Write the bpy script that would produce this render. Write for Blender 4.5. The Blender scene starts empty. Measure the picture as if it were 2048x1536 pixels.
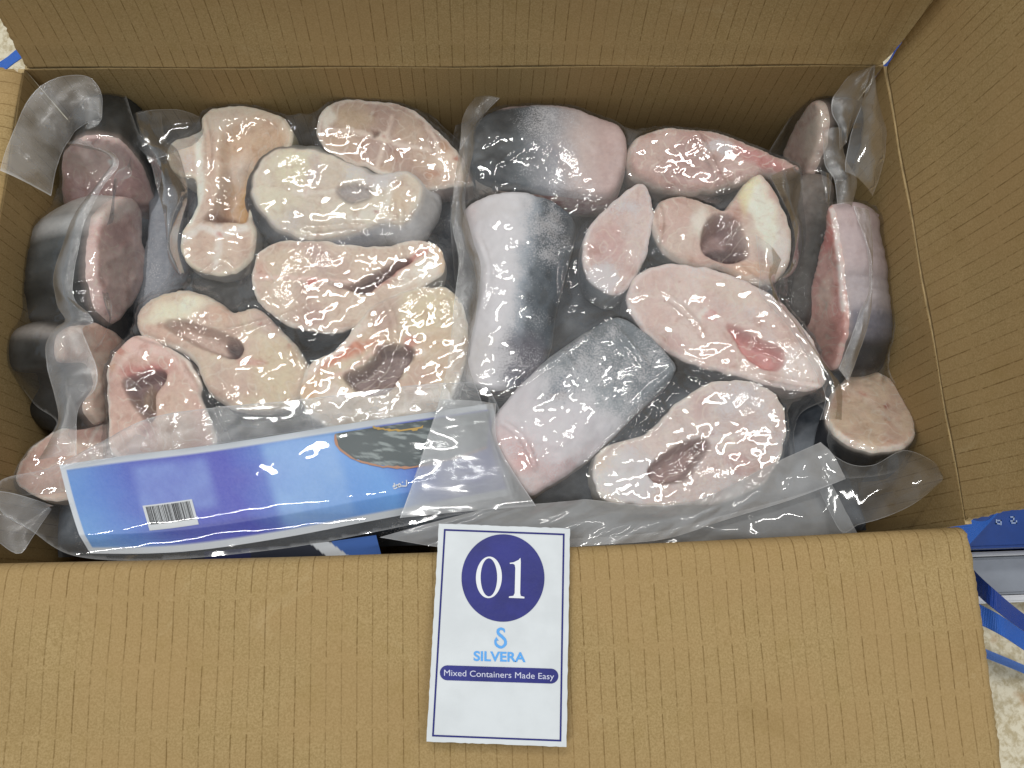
import bpy, bmesh, math, random
import numpy as np
from mathutils import Vector, Matrix
from mathutils.geometry import delaunay_2d_cdt
from mathutils.bvhtree import BVHTree
random.seed(4); np.random.seed(4)
SC = bpy.context.scene
COL = SC.collection

# ------------------------------------------------------------------ camera
def RX(a): return Matrix.Rotation(a, 3, 'X')
CAM = Vector((0.00177, -0.19324, 0.46124))
ROT = Matrix.Rotation(-0.0241288, 3, 'Z') @ Matrix.Rotation(0.2669632, 3, 'X') @ Matrix.Rotation(-0.0437463, 3, 'Y')
FPX = 1538.0
cd = bpy.data.cameras.new('camera'); cam = bpy.data.objects.new('camera', cd); COL.objects.link(cam)
cam.matrix_world = Matrix.Translation(CAM) @ ROT.to_4x4()
cd.sensor_fit = 'HORIZONTAL'; cd.sensor_width = 36.0; cd.lens = FPX / 2048 * 36.0
cd.clip_start = 0.01; cd.clip_end = 50
SC.camera = cam
SC.render.resolution_x, SC.render.resolution_y = 1024, 768

# ------------------------------------------------------------------ light: a lit room, ceiling tubes overhead
w = bpy.data.worlds.new('World'); SC.world = w; w.use_nodes = True
w.node_tree.nodes['Background'].inputs[0].default_value = (0.93, 0.97, 1.0, 1)
w.node_tree.nodes['Background'].inputs[1].default_value = 0.34
def tube(loc, sx, sy, energy, rz=0):
    l = bpy.data.lights.new('ceiling_tube', 'AREA'); l.shape = 'RECTANGLE'; l.size = sx; l.size_y = sy
    l.energy = energy; l.color = (1.0, 0.98, 0.94)
    o = bpy.data.objects.new('ceiling_tube', l); COL.objects.link(o); o.location = loc
    d = Vector((0, 0, 0)) - Vector(loc); o.rotation_euler = d.to_track_quat('-Z', 'Y').to_euler()
    return o
tube((-0.30, 0.70, 2.1), 0.9, 0.08, 15.5)
tube((0.85, 0.15, 2.1), 0.08, 0.9, 13)
tube((-0.75, -0.45, 2.1), 0.08, 0.9, 13)
vs = SC.view_settings; vs.view_transform = 'Standard'; vs.look = 'None'; vs.exposure = 0; vs.gamma = 1; vs.use_curve_mapping = False
try:
    SC.cycles.transparent_max_bounces = 14; SC.cycles.max_bounces = 6; SC.cycles.diffuse_bounces = 3; SC.cycles.glossy_bounces = 2; SC.cycles.transmission_bounces = 2; SC.cycles.caustics_reflective = False; SC.cycles.caustics_refractive = False
except Exception: pass

# ------------------------------------------------------------------ helpers
def S(r, g, b):
    def f(c):
        c /= 255.0
        return c / 12.92 if c <= 0.04045 else ((c + 0.055) / 1.055) ** 2.4
    return (f(r), f(g), f(b))
ROTn = np.array([list(r) for r in ROT]); CAMn = np.array(CAM)
def rays(px, py):
    px = np.asarray(px, float); py = np.asarray(py, float)
    d = np.stack([(px - 1024) / FPX, -(py - 768) / FPX, -np.ones_like(px)], -1)
    return d @ ROTn.T
def unz(px, py, z):
    d = rays(px, py); t = (np.asarray(z, float) - CAMn[2]) / d[..., 2]
    return CAMn + d * t[..., None]
def U(px, py, z): return Vector(unz(np.array([px]), np.array([py]), np.array([z]))[0])

def obj(name, verts, faces, mats, parent=None, smooth=True, fmat=None, uv=None, attrs=None):
    me = bpy.data.meshes.new(name)
    me.from_pydata([tuple(map(float, v)) for v in verts], [], [list(map(int, f)) for f in faces])
    for m in (mats if isinstance(mats, (list, tuple)) else [mats]): me.materials.append(m)
    if fmat is not None: me.polygons.foreach_set('material_index', np.asarray(fmat, dtype=np.int32))
    me.polygons.foreach_set('use_smooth', np.full(len(me.polygons), bool(smooth)))
    if uv is not None:
        uv = np.asarray(uv, float)
        l = me.uv_layers.new(name='UVMap'); li = np.zeros(len(me.loops), dtype=np.int32); me.loops.foreach_get('vertex_index', li)
        l.data.foreach_set('uv', uv[li].ravel())
    for k, a in (attrs or {}).items():
        a = np.asarray(a, float)
        if a.ndim == 2:
            at = me.attributes.new(k, 'FLOAT_COLOR', 'POINT')
            at.data.foreach_set('color', np.concatenate([a, np.ones((len(a), 1))], 1).astype(np.float32).ravel())
        else:
            at = me.attributes.new(k, 'FLOAT', 'POINT'); at.data.foreach_set('value', a.astype(np.float32))
    me.update()
    o = bpy.data.objects.new(name, me); COL.objects.link(o)
    if parent is not None: o.parent = parent; o.matrix_parent_inverse = Matrix.Translation(-parent.location)
    return o
def tag(o, label, cat, group=None):
    o['label'] = label; o['category'] = cat
    if group: o['group'] = group
    return o
def empty(name, loc, label=None, cat=None, group=None):
    e = bpy.data.objects.new(name, None); COL.objects.link(e); e.location = loc; e.empty_display_size = 0.02
    if label: tag(e, label, cat, group)
    return e

# vectorised value noise
_T = np.random.RandomState(7).rand(256, 256)
def vnoise(x, y):
    x = np.asarray(x, float); y = np.asarray(y, float)
    xi = np.floor(x).astype(int); yi = np.floor(y).astype(int); fx = x - xi; fy = y - yi
    fx = fx * fx * (3 - 2 * fx); fy = fy * fy * (3 - 2 * fy)
    a = _T[xi % 256, yi % 256]; b = _T[(xi + 1) % 256, yi % 256]; c = _T[xi % 256, (yi + 1) % 256]; d = _T[(xi + 1) % 256, (yi + 1) % 256]
    return (a * (1 - fx) + b * fx) * (1 - fy) + (c * (1 - fx) + d * fx) * fy
def fbm(x, y, o=4):
    s = 0; a = 0.5; t = 0
    for i in range(o):
        s = s + a * vnoise(x * 2 ** i + 17.3 * i, y * 2 ** i + 5.1 * i); t += a; a *= 0.5
    return s / t
def sstep(a, b, x):
    t = np.clip((x - a) / (b - a), 0, 1); return t * t * (3 - 2 * t)

def spline(pts, step, closed=True):
    P = np.array(pts, float); n = len(P); out = []
    rng = range(n if closed else n - 1)
    for i in rng:
        if closed: p0, p1, p2, p3 = P[(i - 1) % n], P[i], P[(i + 1) % n], P[(i + 2) % n]
        else: p0, p1, p2, p3 = P[max(i - 1, 0)], P[i], P[i + 1], P[min(i + 2, n - 1)]
        L = np.linalg.norm((p2 - p1)[:2]); k = max(1, int(round(L / step)))
        for j in range(k):
            t = j / k
            out.append(0.5 * ((2 * p1) + (-p0 + p2) * t + (2 * p0 - 5 * p1 + 4 * p2 - p3) * t * t + (-p0 + 3 * p1 - 3 * p2 + p3) * t ** 3))
    if not closed: out.append(P[-1])
    return np.array(out)
def resample(pts, n):
    P = spline(pts, 4, False); d = np.r_[0, np.cumsum(np.linalg.norm(np.diff(P[:, :2], axis=0), axis=1))]
    t = np.linspace(0, d[-1], n)
    return np.stack([np.interp(t, d, P[:, k]) for k in range(P.shape[1])], 1)
def segdist(pts, poly, closed=True):
    A = poly if closed else poly[:-1]; B = np.roll(poly, -1, 0) if closed else poly[1:]
    best = np.full(len(pts), 1e9)
    for a, b in zip(A, B):
        ab = b - a; L = ab @ ab + 1e-9; t = np.clip(((pts - a) @ ab) / L, 0, 1)
        d = np.hypot(pts[:, 0] - a[0] - t * ab[0], pts[:, 1] - a[1] - t * ab[1]); best = np.minimum(best, d)
    return best
def inside(pts, poly):
    c = np.zeros(len(pts), bool); n = len(poly)
    for i in range(n):
        a = poly[i]; b = poly[i - 1]
        if a[1] == b[1]: continue
        m = ((a[1] > pts[:, 1]) != (b[1] > pts[:, 1])) & (pts[:, 0] < (b[0] - a[0]) * (pts[:, 1] - a[1]) / (b[1] - a[1]) + a[0])
        c ^= m
    return c
def sdist(pts, poly):
    d = segdist(pts, poly); return np.where(inside(pts, poly), d, -d)
def fill(poly, sp):
    """triangulate the inside of a closed outline with an even spread of points"""
    lo = poly.min(0); hi = poly.max(0)
    gx = np.arange(lo[0], hi[0], sp); gy = np.arange(lo[1], hi[1], sp * 0.866)
    X, Y = np.meshgrid(gx, gy); X = X + (np.arange(len(gy)) % 2)[:, None] * sp * 0.5
    P = np.stack([X.ravel(), Y.ravel()], 1); P += (np.random.rand(*P.shape) - 0.5) * sp * 0.35
    P = P[inside(P, poly)]; P = P[segdist(P, poly) > sp * 0.55]
    V = [Vector(p) for p in np.concatenate([poly, P])]
    v, e, f, *_ = delaunay_2d_cdt(V, [], [list(range(len(poly)))], 1, 1e-5)
    return np.array([[a.x, a.y] for a in v]), [list(q) for q in f]

# ------------------------------------------------------------------ materials
def mat(name):
    m = bpy.data.materials.new(name); m.use_nodes = True; nt = m.node_tree; nt.nodes.clear()
    out = nt.nodes.new('ShaderNodeOutputMaterial')
    return m, nt, out
def N(nt, t, **kw):
    n = nt.nodes.new(t)
    for k, v in kw.items():
        if k in n.inputs: n.inputs[k].default_value = v
        else: setattr(n, k, v)
    return n
def L(nt, a, b): nt.links.new(a, b)
def math_(nt, op, a, b=None, c=None, clamp=False):
    n = nt.nodes.new('ShaderNodeMath'); n.operation = op; n.use_clamp = clamp
    for i, x in enumerate((a, b, c)):
        if x is None: continue
        if isinstance(x, (int, float)): n.inputs[i].default_value = x
        else: nt.links.new(x, n.inputs[i])
    return n.outputs[0]
def mixc(nt, fac, a, b, mode='MIX'):
    n = nt.nodes.new('ShaderNodeMix'); n.data_type = 'RGBA'; n.blend_type = mode
    for i, x in ((0, fac), (6, a), (7, b)):
        if isinstance(x, (int, float)): n.inputs[i].default_value = x
        elif isinstance(x, tuple): n.inputs[i].default_value = (*x, 1) if len(x) == 3 else x
        else: nt.links.new(x, n.inputs[i])
    return n.outputs[2]
def maprange(nt, v, a, b, c=0.0, d=1.0, smooth=True):
    n = nt.nodes.new('ShaderNodeMapRange'); n.interpolation_type = 'SMOOTHSTEP' if smooth else 'LINEAR'
    n.inputs[1].default_value = a; n.inputs[2].default_value = b; n.inputs[3].default_value = c; n.inputs[4].default_value = d
    nt.links.new(v, n.inputs[0]); return n.outputs[0]
def noise(nt, vec, scale, detail=3, rough=0.5, dist=0.0):
    n = N(nt, 'ShaderNodeTexNoise'); n.inputs['Scale'].default_value = scale; n.inputs['Detail'].default_value = detail
    n.inputs['Roughness'].default_value = rough; n.inputs['Distortion'].default_value = dist
    nt.links.new(vec, n.inputs['Vector']); return n.outputs[0]
def simple(name, col, rough=0.5, spec=0.5, bump=None, var=0.0):
    m, nt, out = mat(name); p = N(nt, 'ShaderNodeBsdfPrincipled'); p.inputs['Roughness'].default_value = rough
    p.inputs['Specular IOR Level'].default_value = spec
    tc = N(nt, 'ShaderNodeTexCoord')
    if var:
        n = noise(nt, tc.outputs['Object'], 60, 4); c = mixc(nt, maprange(nt, n, 0.3, 0.7), tuple(x * (1 - var) for x in col), tuple(min(1, x * (1 + var)) for x in col)); L(nt, c, p.inputs['Base Color'])
    else: p.inputs['Base Color'].default_value = (*col, 1)
    if bump:
        b = N(nt, 'ShaderNodeBump'); b.inputs['Strength'].default_value = bump[1]; b.inputs['Distance'].default_value = 0.001
        L(nt, noise(nt, tc.outputs['Object'], bump[0], 3), b.inputs['Height']); L(nt, b.outputs[0], p.inputs['Normal'])
    L(nt, p.outputs[0], out.inputs[0]); return m

def cardboard():
    m, nt, out = mat('kraft_cardboard'); p = N(nt, 'ShaderNodeBsdfPrincipled'); p.inputs['Roughness'].default_value = 0.85
    p.inputs['Specular IOR Level'].default_value = 0.2
    tc = N(nt, 'ShaderNodeTexCoord'); uv = N(nt, 'ShaderNodeUVMap'); sx = N(nt, 'ShaderNodeSeparateXYZ'); L(nt, uv.outputs[0], sx.inputs[0])
    ob = tc.outputs['Object']
    n1 = noise(nt, ob, 900, 4, 0.65); n2 = noise(nt, ob, 14, 3); n3 = noise(nt, ob, 2600, 2, 0.6); n4 = noise(nt, ob, 60, 4, 0.6)
    c = mixc(nt, maprange(nt, n1, 0.25, 0.75), S(148, 125, 82), S(178, 154, 110))
    c = mixc(nt, maprange(nt, n2, 0.35, 0.65, 0, 0.45), c, S(165, 136, 93))
    c = mixc(nt, maprange(nt, n4, 0.5, 0.8, 0, 0.25), c, S(148, 125, 74))
    c = mixc(nt, maprange(nt, n3, 0.68, 0.8, 0, 0.5), c, S(206, 186, 146))
    c = mixc(nt, maprange(nt, n3, 0.32, 0.22, 0, 0.5), c, S(120, 94, 52))
    sc_ = noise(nt, ob, 9, 6, 0.7, 1.0); c = mixc(nt, maprange(nt, sc_, 0.56, 0.70, 0, 0.2), c, S(134, 108, 66)); c = mixc(nt, maprange(nt, noise(nt, ob, 17, 6, 0.75, 2.0), 0.60, 0.72, 0, 0.18), c, S(200, 182, 142))
    # flute lines: dark dashes across the board, broken on common rows
    wob = noise(nt, ob, 45, 2)
    u = math_(nt, 'ADD', sx.outputs[0], math_(nt, 'MULTIPLY', math_(nt, 'SUBTRACT', wob, 0.5), 0.0005))
    fu = math_(nt, 'FRACT', math_(nt, 'MULTIPLY', u, 1 / 0.0086))
    du = math_(nt, 'ABSOLUTE', math_(nt, 'SUBTRACT', fu, 0.5))
    line = maprange(nt, du, 0.02, 0.065, 1, 0)
    fv = math_(nt, 'FRACT', math_(nt, 'MULTIPLY', math_(nt, 'ADD', sx.outputs[1], math_(nt, 'MULTIPLY', n4, 0.003)), 1 / 0.036))
    dv = math_(nt, 'ABSOLUTE', math_(nt, 'SUBTRACT', fv, 0.5))
    gap = maprange(nt, dv, 0.44, 0.47, 1, 0.12)
    cell = N(nt, 'ShaderNodeTexWhiteNoise'); cell.noise_dimensions = '2D'
    cv = N(nt, 'ShaderNodeCombineXYZ'); L(nt, math_(nt, 'FLOOR', math_(nt, 'MULTIPLY', u, 1 / 0.0086)), cv.inputs[0]); L(nt, math_(nt, 'FLOOR', math_(nt, 'MULTIPLY', sx.outputs[1], 1 / 0.036)), cv.inputs[1]); L(nt, cv.outputs[0], cell.inputs[0])
    amp = math_(nt, 'MULTIPLY', maprange(nt, cell.outputs[0], 0, 1, 0.45, 1.0, False), maprange(nt, noise(nt, ob, 240, 3, 0.6), 0.3, 0.6, 0.25, 1))
    lf = math_(nt, 'MULTIPLY', math_(nt, 'MULTIPLY', line, gap), amp)
    c = mixc(nt, math_(nt, 'MULTIPLY', lf, 0.68), c, S(98, 74, 34))
    L(nt, c, p.inputs['Base Color'])
    b = N(nt, 'ShaderNodeBump'); b.inputs['Strength'].default_value = 0.22; b.inputs['Distance'].default_value = 0.0005
    hh = math_(nt, 'ADD', math_(nt, 'SUBTRACT', math_(nt, 'MULTIPLY', n1, 0.3), math_(nt, 'MULTIPLY', lf, 0.5)), math_(nt, 'MULTIPLY', noise(nt, ob, 30, 3, 0.5, 0.5), 3.0)); L(nt, hh, b.inputs['Height']); L(nt, b.outputs[0], p.inputs['Normal'])
    L(nt, p.outputs[0], out.inputs[0]); return m
M_card = cardboard()
M_cardedge = simple('torn_cardboard_edge', S(186, 164, 122), 0.95, 0.1, (1500, 0.8), 0.3)

def flesh_mat(name, sss, rough, frostscale):
    m, nt, out = mat(name); p = N(nt, 'ShaderNodeBsdfPrincipled')
    tc = N(nt, 'ShaderNodeTexCoord'); ob = tc.outputs['Object']
    a = N(nt, 'ShaderNodeAttribute', attribute_name='Col'); fr = N(nt, 'ShaderNodeAttribute', attribute_name='frost')
    n1 = noise(nt, ob, 330, 5, 0.65); n2 = noise(nt, ob, 90, 4, 0.6, 0.4); n3 = noise(nt, ob, frostscale, 5, 0.72)
    c = mixc(nt, maprange(nt, n1, 0.3, 0.72, 0, 0.3), a.outputs[0], (1, 0.93, 0.86), 'SOFT_LIGHT')
    dark = mixc(nt, 1.0, a.outputs[0], (0.78, 0.66, 0.62), 'MULTIPLY')
    c = mixc(nt, maprange(nt, n2, 0.52, 0.75, 0, 0.7 if sss else 0.25), c, dark)
    if sss:
        wv = N(nt, 'ShaderNodeVectorMath'); wv.operation = 'MULTIPLY_ADD'; nz = N(nt, 'ShaderNodeTexNoise'); nz.inputs['Scale'].default_value = 55; L(nt, ob, nz.inputs['Vector'])
        L(nt, nz.outputs[1], wv.inputs[0]); wv.inputs[1].default_value = (0.02, 0.02, 0.02); L(nt, ob, wv.inputs[2])
        vo = N(nt, 'ShaderNodeTexVoronoi'); vo.feature = 'DISTANCE_TO_EDGE'; vo.inputs['Scale'].default_value = 62; L(nt, wv.outputs[0], vo.inputs['Vector'])
        c = mixc(nt, math_(nt, 'MULTIPLY', maprange(nt, vo.outputs[0], 0.0, 0.05, 0.1, 0), maprange(nt, n2, 0.35, 0.6)), c, S(232, 218, 204))
        rd = N(nt, 'ShaderNodeAttribute', attribute_name='ringd')
        sn = math_(nt, 'ABSOLUTE', math_(nt, 'SINE', math_(nt, 'ADD', math_(nt, 'MULTIPLY', rd.outputs[2], math.pi / 0.0062), math_(nt, 'MULTIPLY', n2, 3.0))))
        c = mixc(nt, math_(nt, 'MULTIPLY', maprange(nt, sn, 0.0, 0.40, 0.55, 0), maprange(nt, noise(nt, ob, 75, 3), 0.36, 0.56)), c, S(234, 222, 208))
        fib = noise(nt, ob, 420, 4, 0.7, 1.5); c = mixc(nt, maprange(nt, fib, 0.45, 0.68, 0, 0.3), c, mixc(nt, 1.0, c, (0.86, 0.72, 0.68), 'MULTIPLY'))
        bl = noise(nt, ob, 130, 3, 0.6); c = mixc(nt, maprange(nt, bl, 0.66, 0.78, 0, 0.5), c, S(186, 120, 110))
    th = math_(nt, 'ADD', n3, math_(nt, 'MULTIPLY', math_(nt, 'SUBTRACT', fr.outputs[2], 0.5), 0.75))
    ff = maprange(nt, th, 0.48, 0.66)
    ff = math_(nt, 'MULTIPLY', ff, maprange(nt, fr.outputs[2], 0.02, 0.3))
    c = mixc(nt, math_(nt, 'MULTIPLY', ff, 0.72), c, S(222, 219, 222))
    L(nt, c, p.inputs['Base Color'])
    p.inputs['Roughness'].default_value = rough; p.inputs['Specular IOR Level'].default_value = 0.3
    p.inputs['Subsurface Weight'].default_value = sss; p.inputs['Subsurface Radius'].default_value = (1.0, 0.55, 0.4); p.inputs['Subsurface Scale'].default_value = 0.005
    b = N(nt, 'ShaderNodeBump'); b.inputs['Strength'].default_value = 0.22; b.inputs['Distance'].default_value = 0.0008
    L(nt, math_(nt, 'ADD', math_(nt, 'ADD', math_(nt, 'MULTIPLY', n1, 0.4), math_(nt, 'MULTIPLY', ff, 0.5)), n2), b.inputs['Height']); L(nt, b.outputs[0], p.inputs['Normal'])
    L(nt, p.outputs[0], out.inputs[0]); return m
M_flesh = flesh_mat('frozen_fish_flesh', 0.35, 0.5, 1100)
M_skin = flesh_mat('frozen_fish_skin', 0.0, 0.45, 1000)

def film_mat(name, haze, rough, bscale, bstr, emboss=0.0, spec=1.35):
    m, nt, out = mat(name)
    tc = N(nt, 'ShaderNodeTexCoord'); ob = tc.outputs['Object']
    ed = N(nt, 'ShaderNodeAttribute', attribute_name='edge'); wr = N(nt, 'ShaderNodeAttribute', attribute_name='haze')
    n1 = noise(nt, ob, bscale, 1.6, 0.5, 0.5); n2 = noise(nt, ob, bscale * 0.36, 0.5, 0.5, 0.8)
    mod = noise(nt, ob, 22, 2)
    h = math_(nt, 'ADD', math_(nt, 'MULTIPLY', n1, maprange(nt, mod, 0.52, 0.66, 0.03, 1.0)), math_(nt, 'MULTIPLY', n2, 1.3))
    if emboss:
        uv = N(nt, 'ShaderNodeUVMap'); sx = N(nt, 'ShaderNodeSeparateXYZ'); L(nt, uv.outputs[0], sx.inputs[0])
        a = math_(nt, 'SINE', math_(nt, 'MULTIPLY', math_(nt, 'ADD', sx.outputs[0], sx.outputs[1]), 2 * math.pi / 0.0019))
        b_ = math_(nt, 'SINE', math_(nt, 'MULTIPLY', math_(nt, 'SUBTRACT', sx.outputs[0], sx.outputs[1]), 2 * math.pi / 0.0019))
        h = math_(nt, 'ADD', h, math_(nt, 'MULTIPLY', math_(nt, 'MULTIPLY', a, b_), emboss))
    b = N(nt, 'ShaderNodeBump'); b.inputs['Strength'].default_value = bstr; b.inputs['Distance'].default_value = 0.0022; L(nt, h, b.inputs['Height'])
    tr = N(nt, 'ShaderNodeBsdfTransparent'); tr.inputs[0].default_value = (0.965, 0.972, 0.975, 1)
    df = N(nt, 'ShaderNodeBsdfDiffuse'); df.inputs[0].default_value = (0.88, 0.90, 0.92, 1)
    tl = N(nt, 'ShaderNodeBsdfTranslucent'); tl.inputs[0].default_value = (0.88, 0.90, 0.92, 1)
    dm = N(nt, 'ShaderNodeMixShader'); dm.inputs[0].default_value = 0.4; L(nt, df.outputs[0], dm.inputs[1]); L(nt, tl.outputs[0], dm.inputs[2])
    hz = math_(nt, 'ADD', math_(nt, 'MULTIPLY', maprange(nt, noise(nt, ob, 55, 3), 0.3, 0.7, 0.6, 1.4), haze), math_(nt, 'ADD', math_(nt, 'MULTIPLY', ed.outputs[2], 0.5), wr.outputs[2]), clamp=True)
    mx = N(nt, 'ShaderNodeMixShader'); L(nt, hz, mx.inputs[0]); L(nt, tr.outputs[0], mx.inputs[1]); L(nt, dm.outputs[0], mx.inputs[2])
    gl = N(nt, 'ShaderNodeBsdfGlossy'); gl.inputs['Roughness'].default_value = rough; L(nt, b.outputs[0], gl.inputs['Normal'])
    fr = N(nt, 'ShaderNodeFresnel'); fr.inputs[0].default_value = 1.5; L(nt, b.outputs[0], fr.inputs[1])
    m2 = N(nt, 'ShaderNodeMixShader'); L(nt, math_(nt, 'MINIMUM', math_(nt, 'MULTIPLY', fr.outputs[0], spec), 0.55), m2.inputs[0]); L(nt, mx.outputs[0], m2.inputs[1]); L(nt, gl.outputs[0], m2.inputs[2])
    L(nt, m2.outputs[0], out.inputs[0]); return m
M_film = film_mat('clear_vacuum_film', 0.022, 0.04, 230, 0.29)
M_seal = film_mat('embossed_seal_film', 0.21, 0.14, 60, 0.22, 0.12)
M_loose = film_mat('loose_clear_film', 0.09, 0.07, 40, 0.4)
M_pouch = film_mat('smooth_pouch_film', 0.025, 0.04, 14, 0.09)

# ------------------------------------------------------------------ the carton
corner = {k: U(*p, 0.0) for k, p in dict(BL=(47, 136), BR=(1769, 130), FR=(1933, 1048), FL=(-112, 1123)).items()}
DEPTH = 0.20
carton = empty('carton', (0, 0, -DEPTH), 'open brown corrugated carton with its flaps folded out, packed with bagged fish', 'carton')
def loft(name, A, B, outdir, path, n, bow=None, jit=(0, 0, 0), th=0.004, vo=0.0, shift=(0, 0)):
    """cardboard sheet: path of (out, up) swept along the rim A-B, thickness th on the outer side; torn edges"""
    A = np.array(A); B = np.array(B); od = np.array(outdir, float); m = len(path)
    P = spline([(a, b) for a, b in path], 0.0022, False); m = len(P)
    s = np.r_[0, np.cumsum(np.linalg.norm(np.diff(P, axis=0), axis=1))]
    T = np.gradient(P, axis=0); T /= np.linalg.norm(T, axis=1)[:, None]; Nn = np.stack([T[:, 1], -T[:, 0]], 1)
    Lr = np.linalg.norm(B - A); rs = np.random.RandomState(len(name) * 7 + int(Lr * 1000))
    V = []; UVs = []
    je0 = (rs.rand(m) - 0.5) * jit[0] + np.interp(s, np.linspace(0, s[-1], 9), (rs.rand(9) - 0.5) * jit[0] * 1.5)
    je1 = (rs.rand(m) - 0.5) * jit[1] + np.interp(s, np.linspace(0, s[-1], 9), (rs.rand(9) - 0.5) * jit[1] * 1.5)
    jt = (rs.rand(n + 1) - 0.5) * jit[2]
    for side in (0, 1):
        for i in range(m):
            f = s[i] / s[-1]
            for j in range(n + 1):
                t = j / n; ext = 0
                if j == 0: ext = je0[i] - shift[0] * f ** .6
                if j == n: ext = je1[i] + shift[1] * f ** .6
                e = P[i] + Nn[i] * th * side
                if i == m - 1: e = e + T[i] * jt[j]
                bw = (bow(t) if bow else 0)
                p = A + (B - A) * (t + ext / Lr) + od * (e[0] + bw) + np.array([0, 0, e[1] + 0.0006 * math.sin(t * 23 + i * .2)])
                V.append(p); UVs.append((t * Lr + ext, s[i] + vo))
    F = []; fm = []
    k = n + 1; o2 = m * k
    for i in range(m - 1):
        for j in range(n):
            a = i * k + j; F.append((a, a + 1, a + k + 1, a + k)); fm.append(0); F.append((o2 + a, o2 + a + k, o2 + a + k + 1, o2 + a + 1)); fm.append(0)
    for i in range(m - 1):
        for j in (0, n):
            a = i * k + j; F.append((a, a + k, o2 + a + k, o2 + a)); fm.append(1)
    for j in range(n):
        a = (m - 1) * k + j; F.append((a, a + 1, o2 + a + 1, o2 + a)); fm.append(1)
        a = j; F.append((a, o2 + a, o2 + a + 1, a + 1)); fm.append(1)
    o = obj(name, V, F, [M_card, M_cardedge], carton, True, fm, UVs)
    o.data.polygons.foreach_set('use_smooth', np.asarray(fm) == 0); return o
C = corner
loft('wall', C['BL'], C['BR'], (0, 1, 0), [(0, -DEPTH), (0.0, -0.1), (0, -0.001)], 60, vo=0.013)
loft('wall', C['BR'], C['FR'], (1, 0, 0), [(0, -DEPTH), (0.001, -0.1), (0, -0.001)], 40, vo=0.02)
loft('wall', C['FR'], C['FL'], (0, -1, 0), [(0.001, -DEPTH), (0.002, -0.1), (0.002, -0.016)], 60, bow=lambda t: 0.0035 * math.sin(math.pi * t))
loft('wall', C['FL'], C['BL'], (-1, 0, 0), [(0, -DEPTH), (0.001, -0.1), (0, -0.001)], 40)
loft('flap', C['BL'] + Vector((.003, 0, 0)), C['BR'] - Vector((.004, 0, 0)), (0, 1, 0), [(0.0, 0.0), (0.0035, 0.012), (0.012, 0.05), (0.022, 0.13)], 200, jit=(0.0016, 0.0012, 0.002), vo=0.016, shift=(-0.001, 0.027))
loft('flap', C['BR'] + Vector((0.001, -.004, 0)), C['FR'] + Vector((0, .004, 0)), (1, 0, 0), [(0.0, 0.0), (0.002, 0.012), (0.008, 0.05), (0.016, 0.13)], 120, jit=(0.001, 0.0016, 0.002), vo=0.006, shift=(0.031, 0))
loft('flap', C['FR'] + Vector((-0.001, 0, 0)), C['FL'], (0, -1, 0), [(0.001, -0.016), (0.0014, -0.007), (0.0045, -0.0015), (0.011, 0.0005), (0.03, 0.0), (0.09, -0.004), (0.17, -0.012)], 200, bow=lambda t: 0.0035 * math.sin(math.pi * t), jit=(0.0011, 0.001, 0.002), vo=0.0)
loft('flap', C['FL'], C['BL'] + Vector((0, -0.003, 0)), (-1, 0, 0), [(0.0, 0.0), (0.008, 0.004), (0.03, 0.004), (0.10, -0.01), (0.15, -0.03)], 120, jit=(0.001, 0.0016, 0.002))
bt = [C[k] + Vector((0, 0, -DEPTH + 0.002)) for k in ('BL', 'BR', 'FR', 'FL')]
obj('bottom', bt + [b - Vector((0, 0, 0.004)) for b in bt], [(3, 2, 1, 0), (4, 5, 6, 7), (0, 1, 5, 4), (1, 2, 6, 5), (2, 3, 7, 6), (3, 0, 4, 7)], M_card, carton, False, uv=[(v.x, v.y) for v in bt] * 2)

# ------------------------------------------------------------------ floor and what lies outside the carton
def floor_mat():
    m, nt, out = mat('cream_stone_floor'); p = N(nt, 'ShaderNodeBsdfPrincipled'); p.inputs['Roughness'].default_value = 0.35
    tc = N(nt, 'ShaderNodeTexCoord'); ob = tc.outputs['Object']
    n = noise(nt, ob, 150, 5, 0.65, 0.3); n2 = noise(nt, ob, 40, 3)
    c = mixc(nt, maprange(nt, n, 0.35, 0.6), S(186, 172, 138), S(224, 216, 192))
    c = mixc(nt, maprange(nt, n2, 0.6, 0.72, 0, 0.6), c, S(178, 142, 96)); L(nt, c, p.inputs['Base Color']); L(nt, p.outputs[0], out.inputs[0]); return m
fl = obj('floor', [(-3, -3, -DEPTH - .004), (3, -3, -DEPTH - .004), (3, 3, -DEPTH - .004), (-3, 3, -DEPTH - .004)], [(0, 1, 2, 3)], floor_mat(), None, False); fl['kind'] = 'structure'
# (strap, tray and printed box are below, after the fish)

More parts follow.
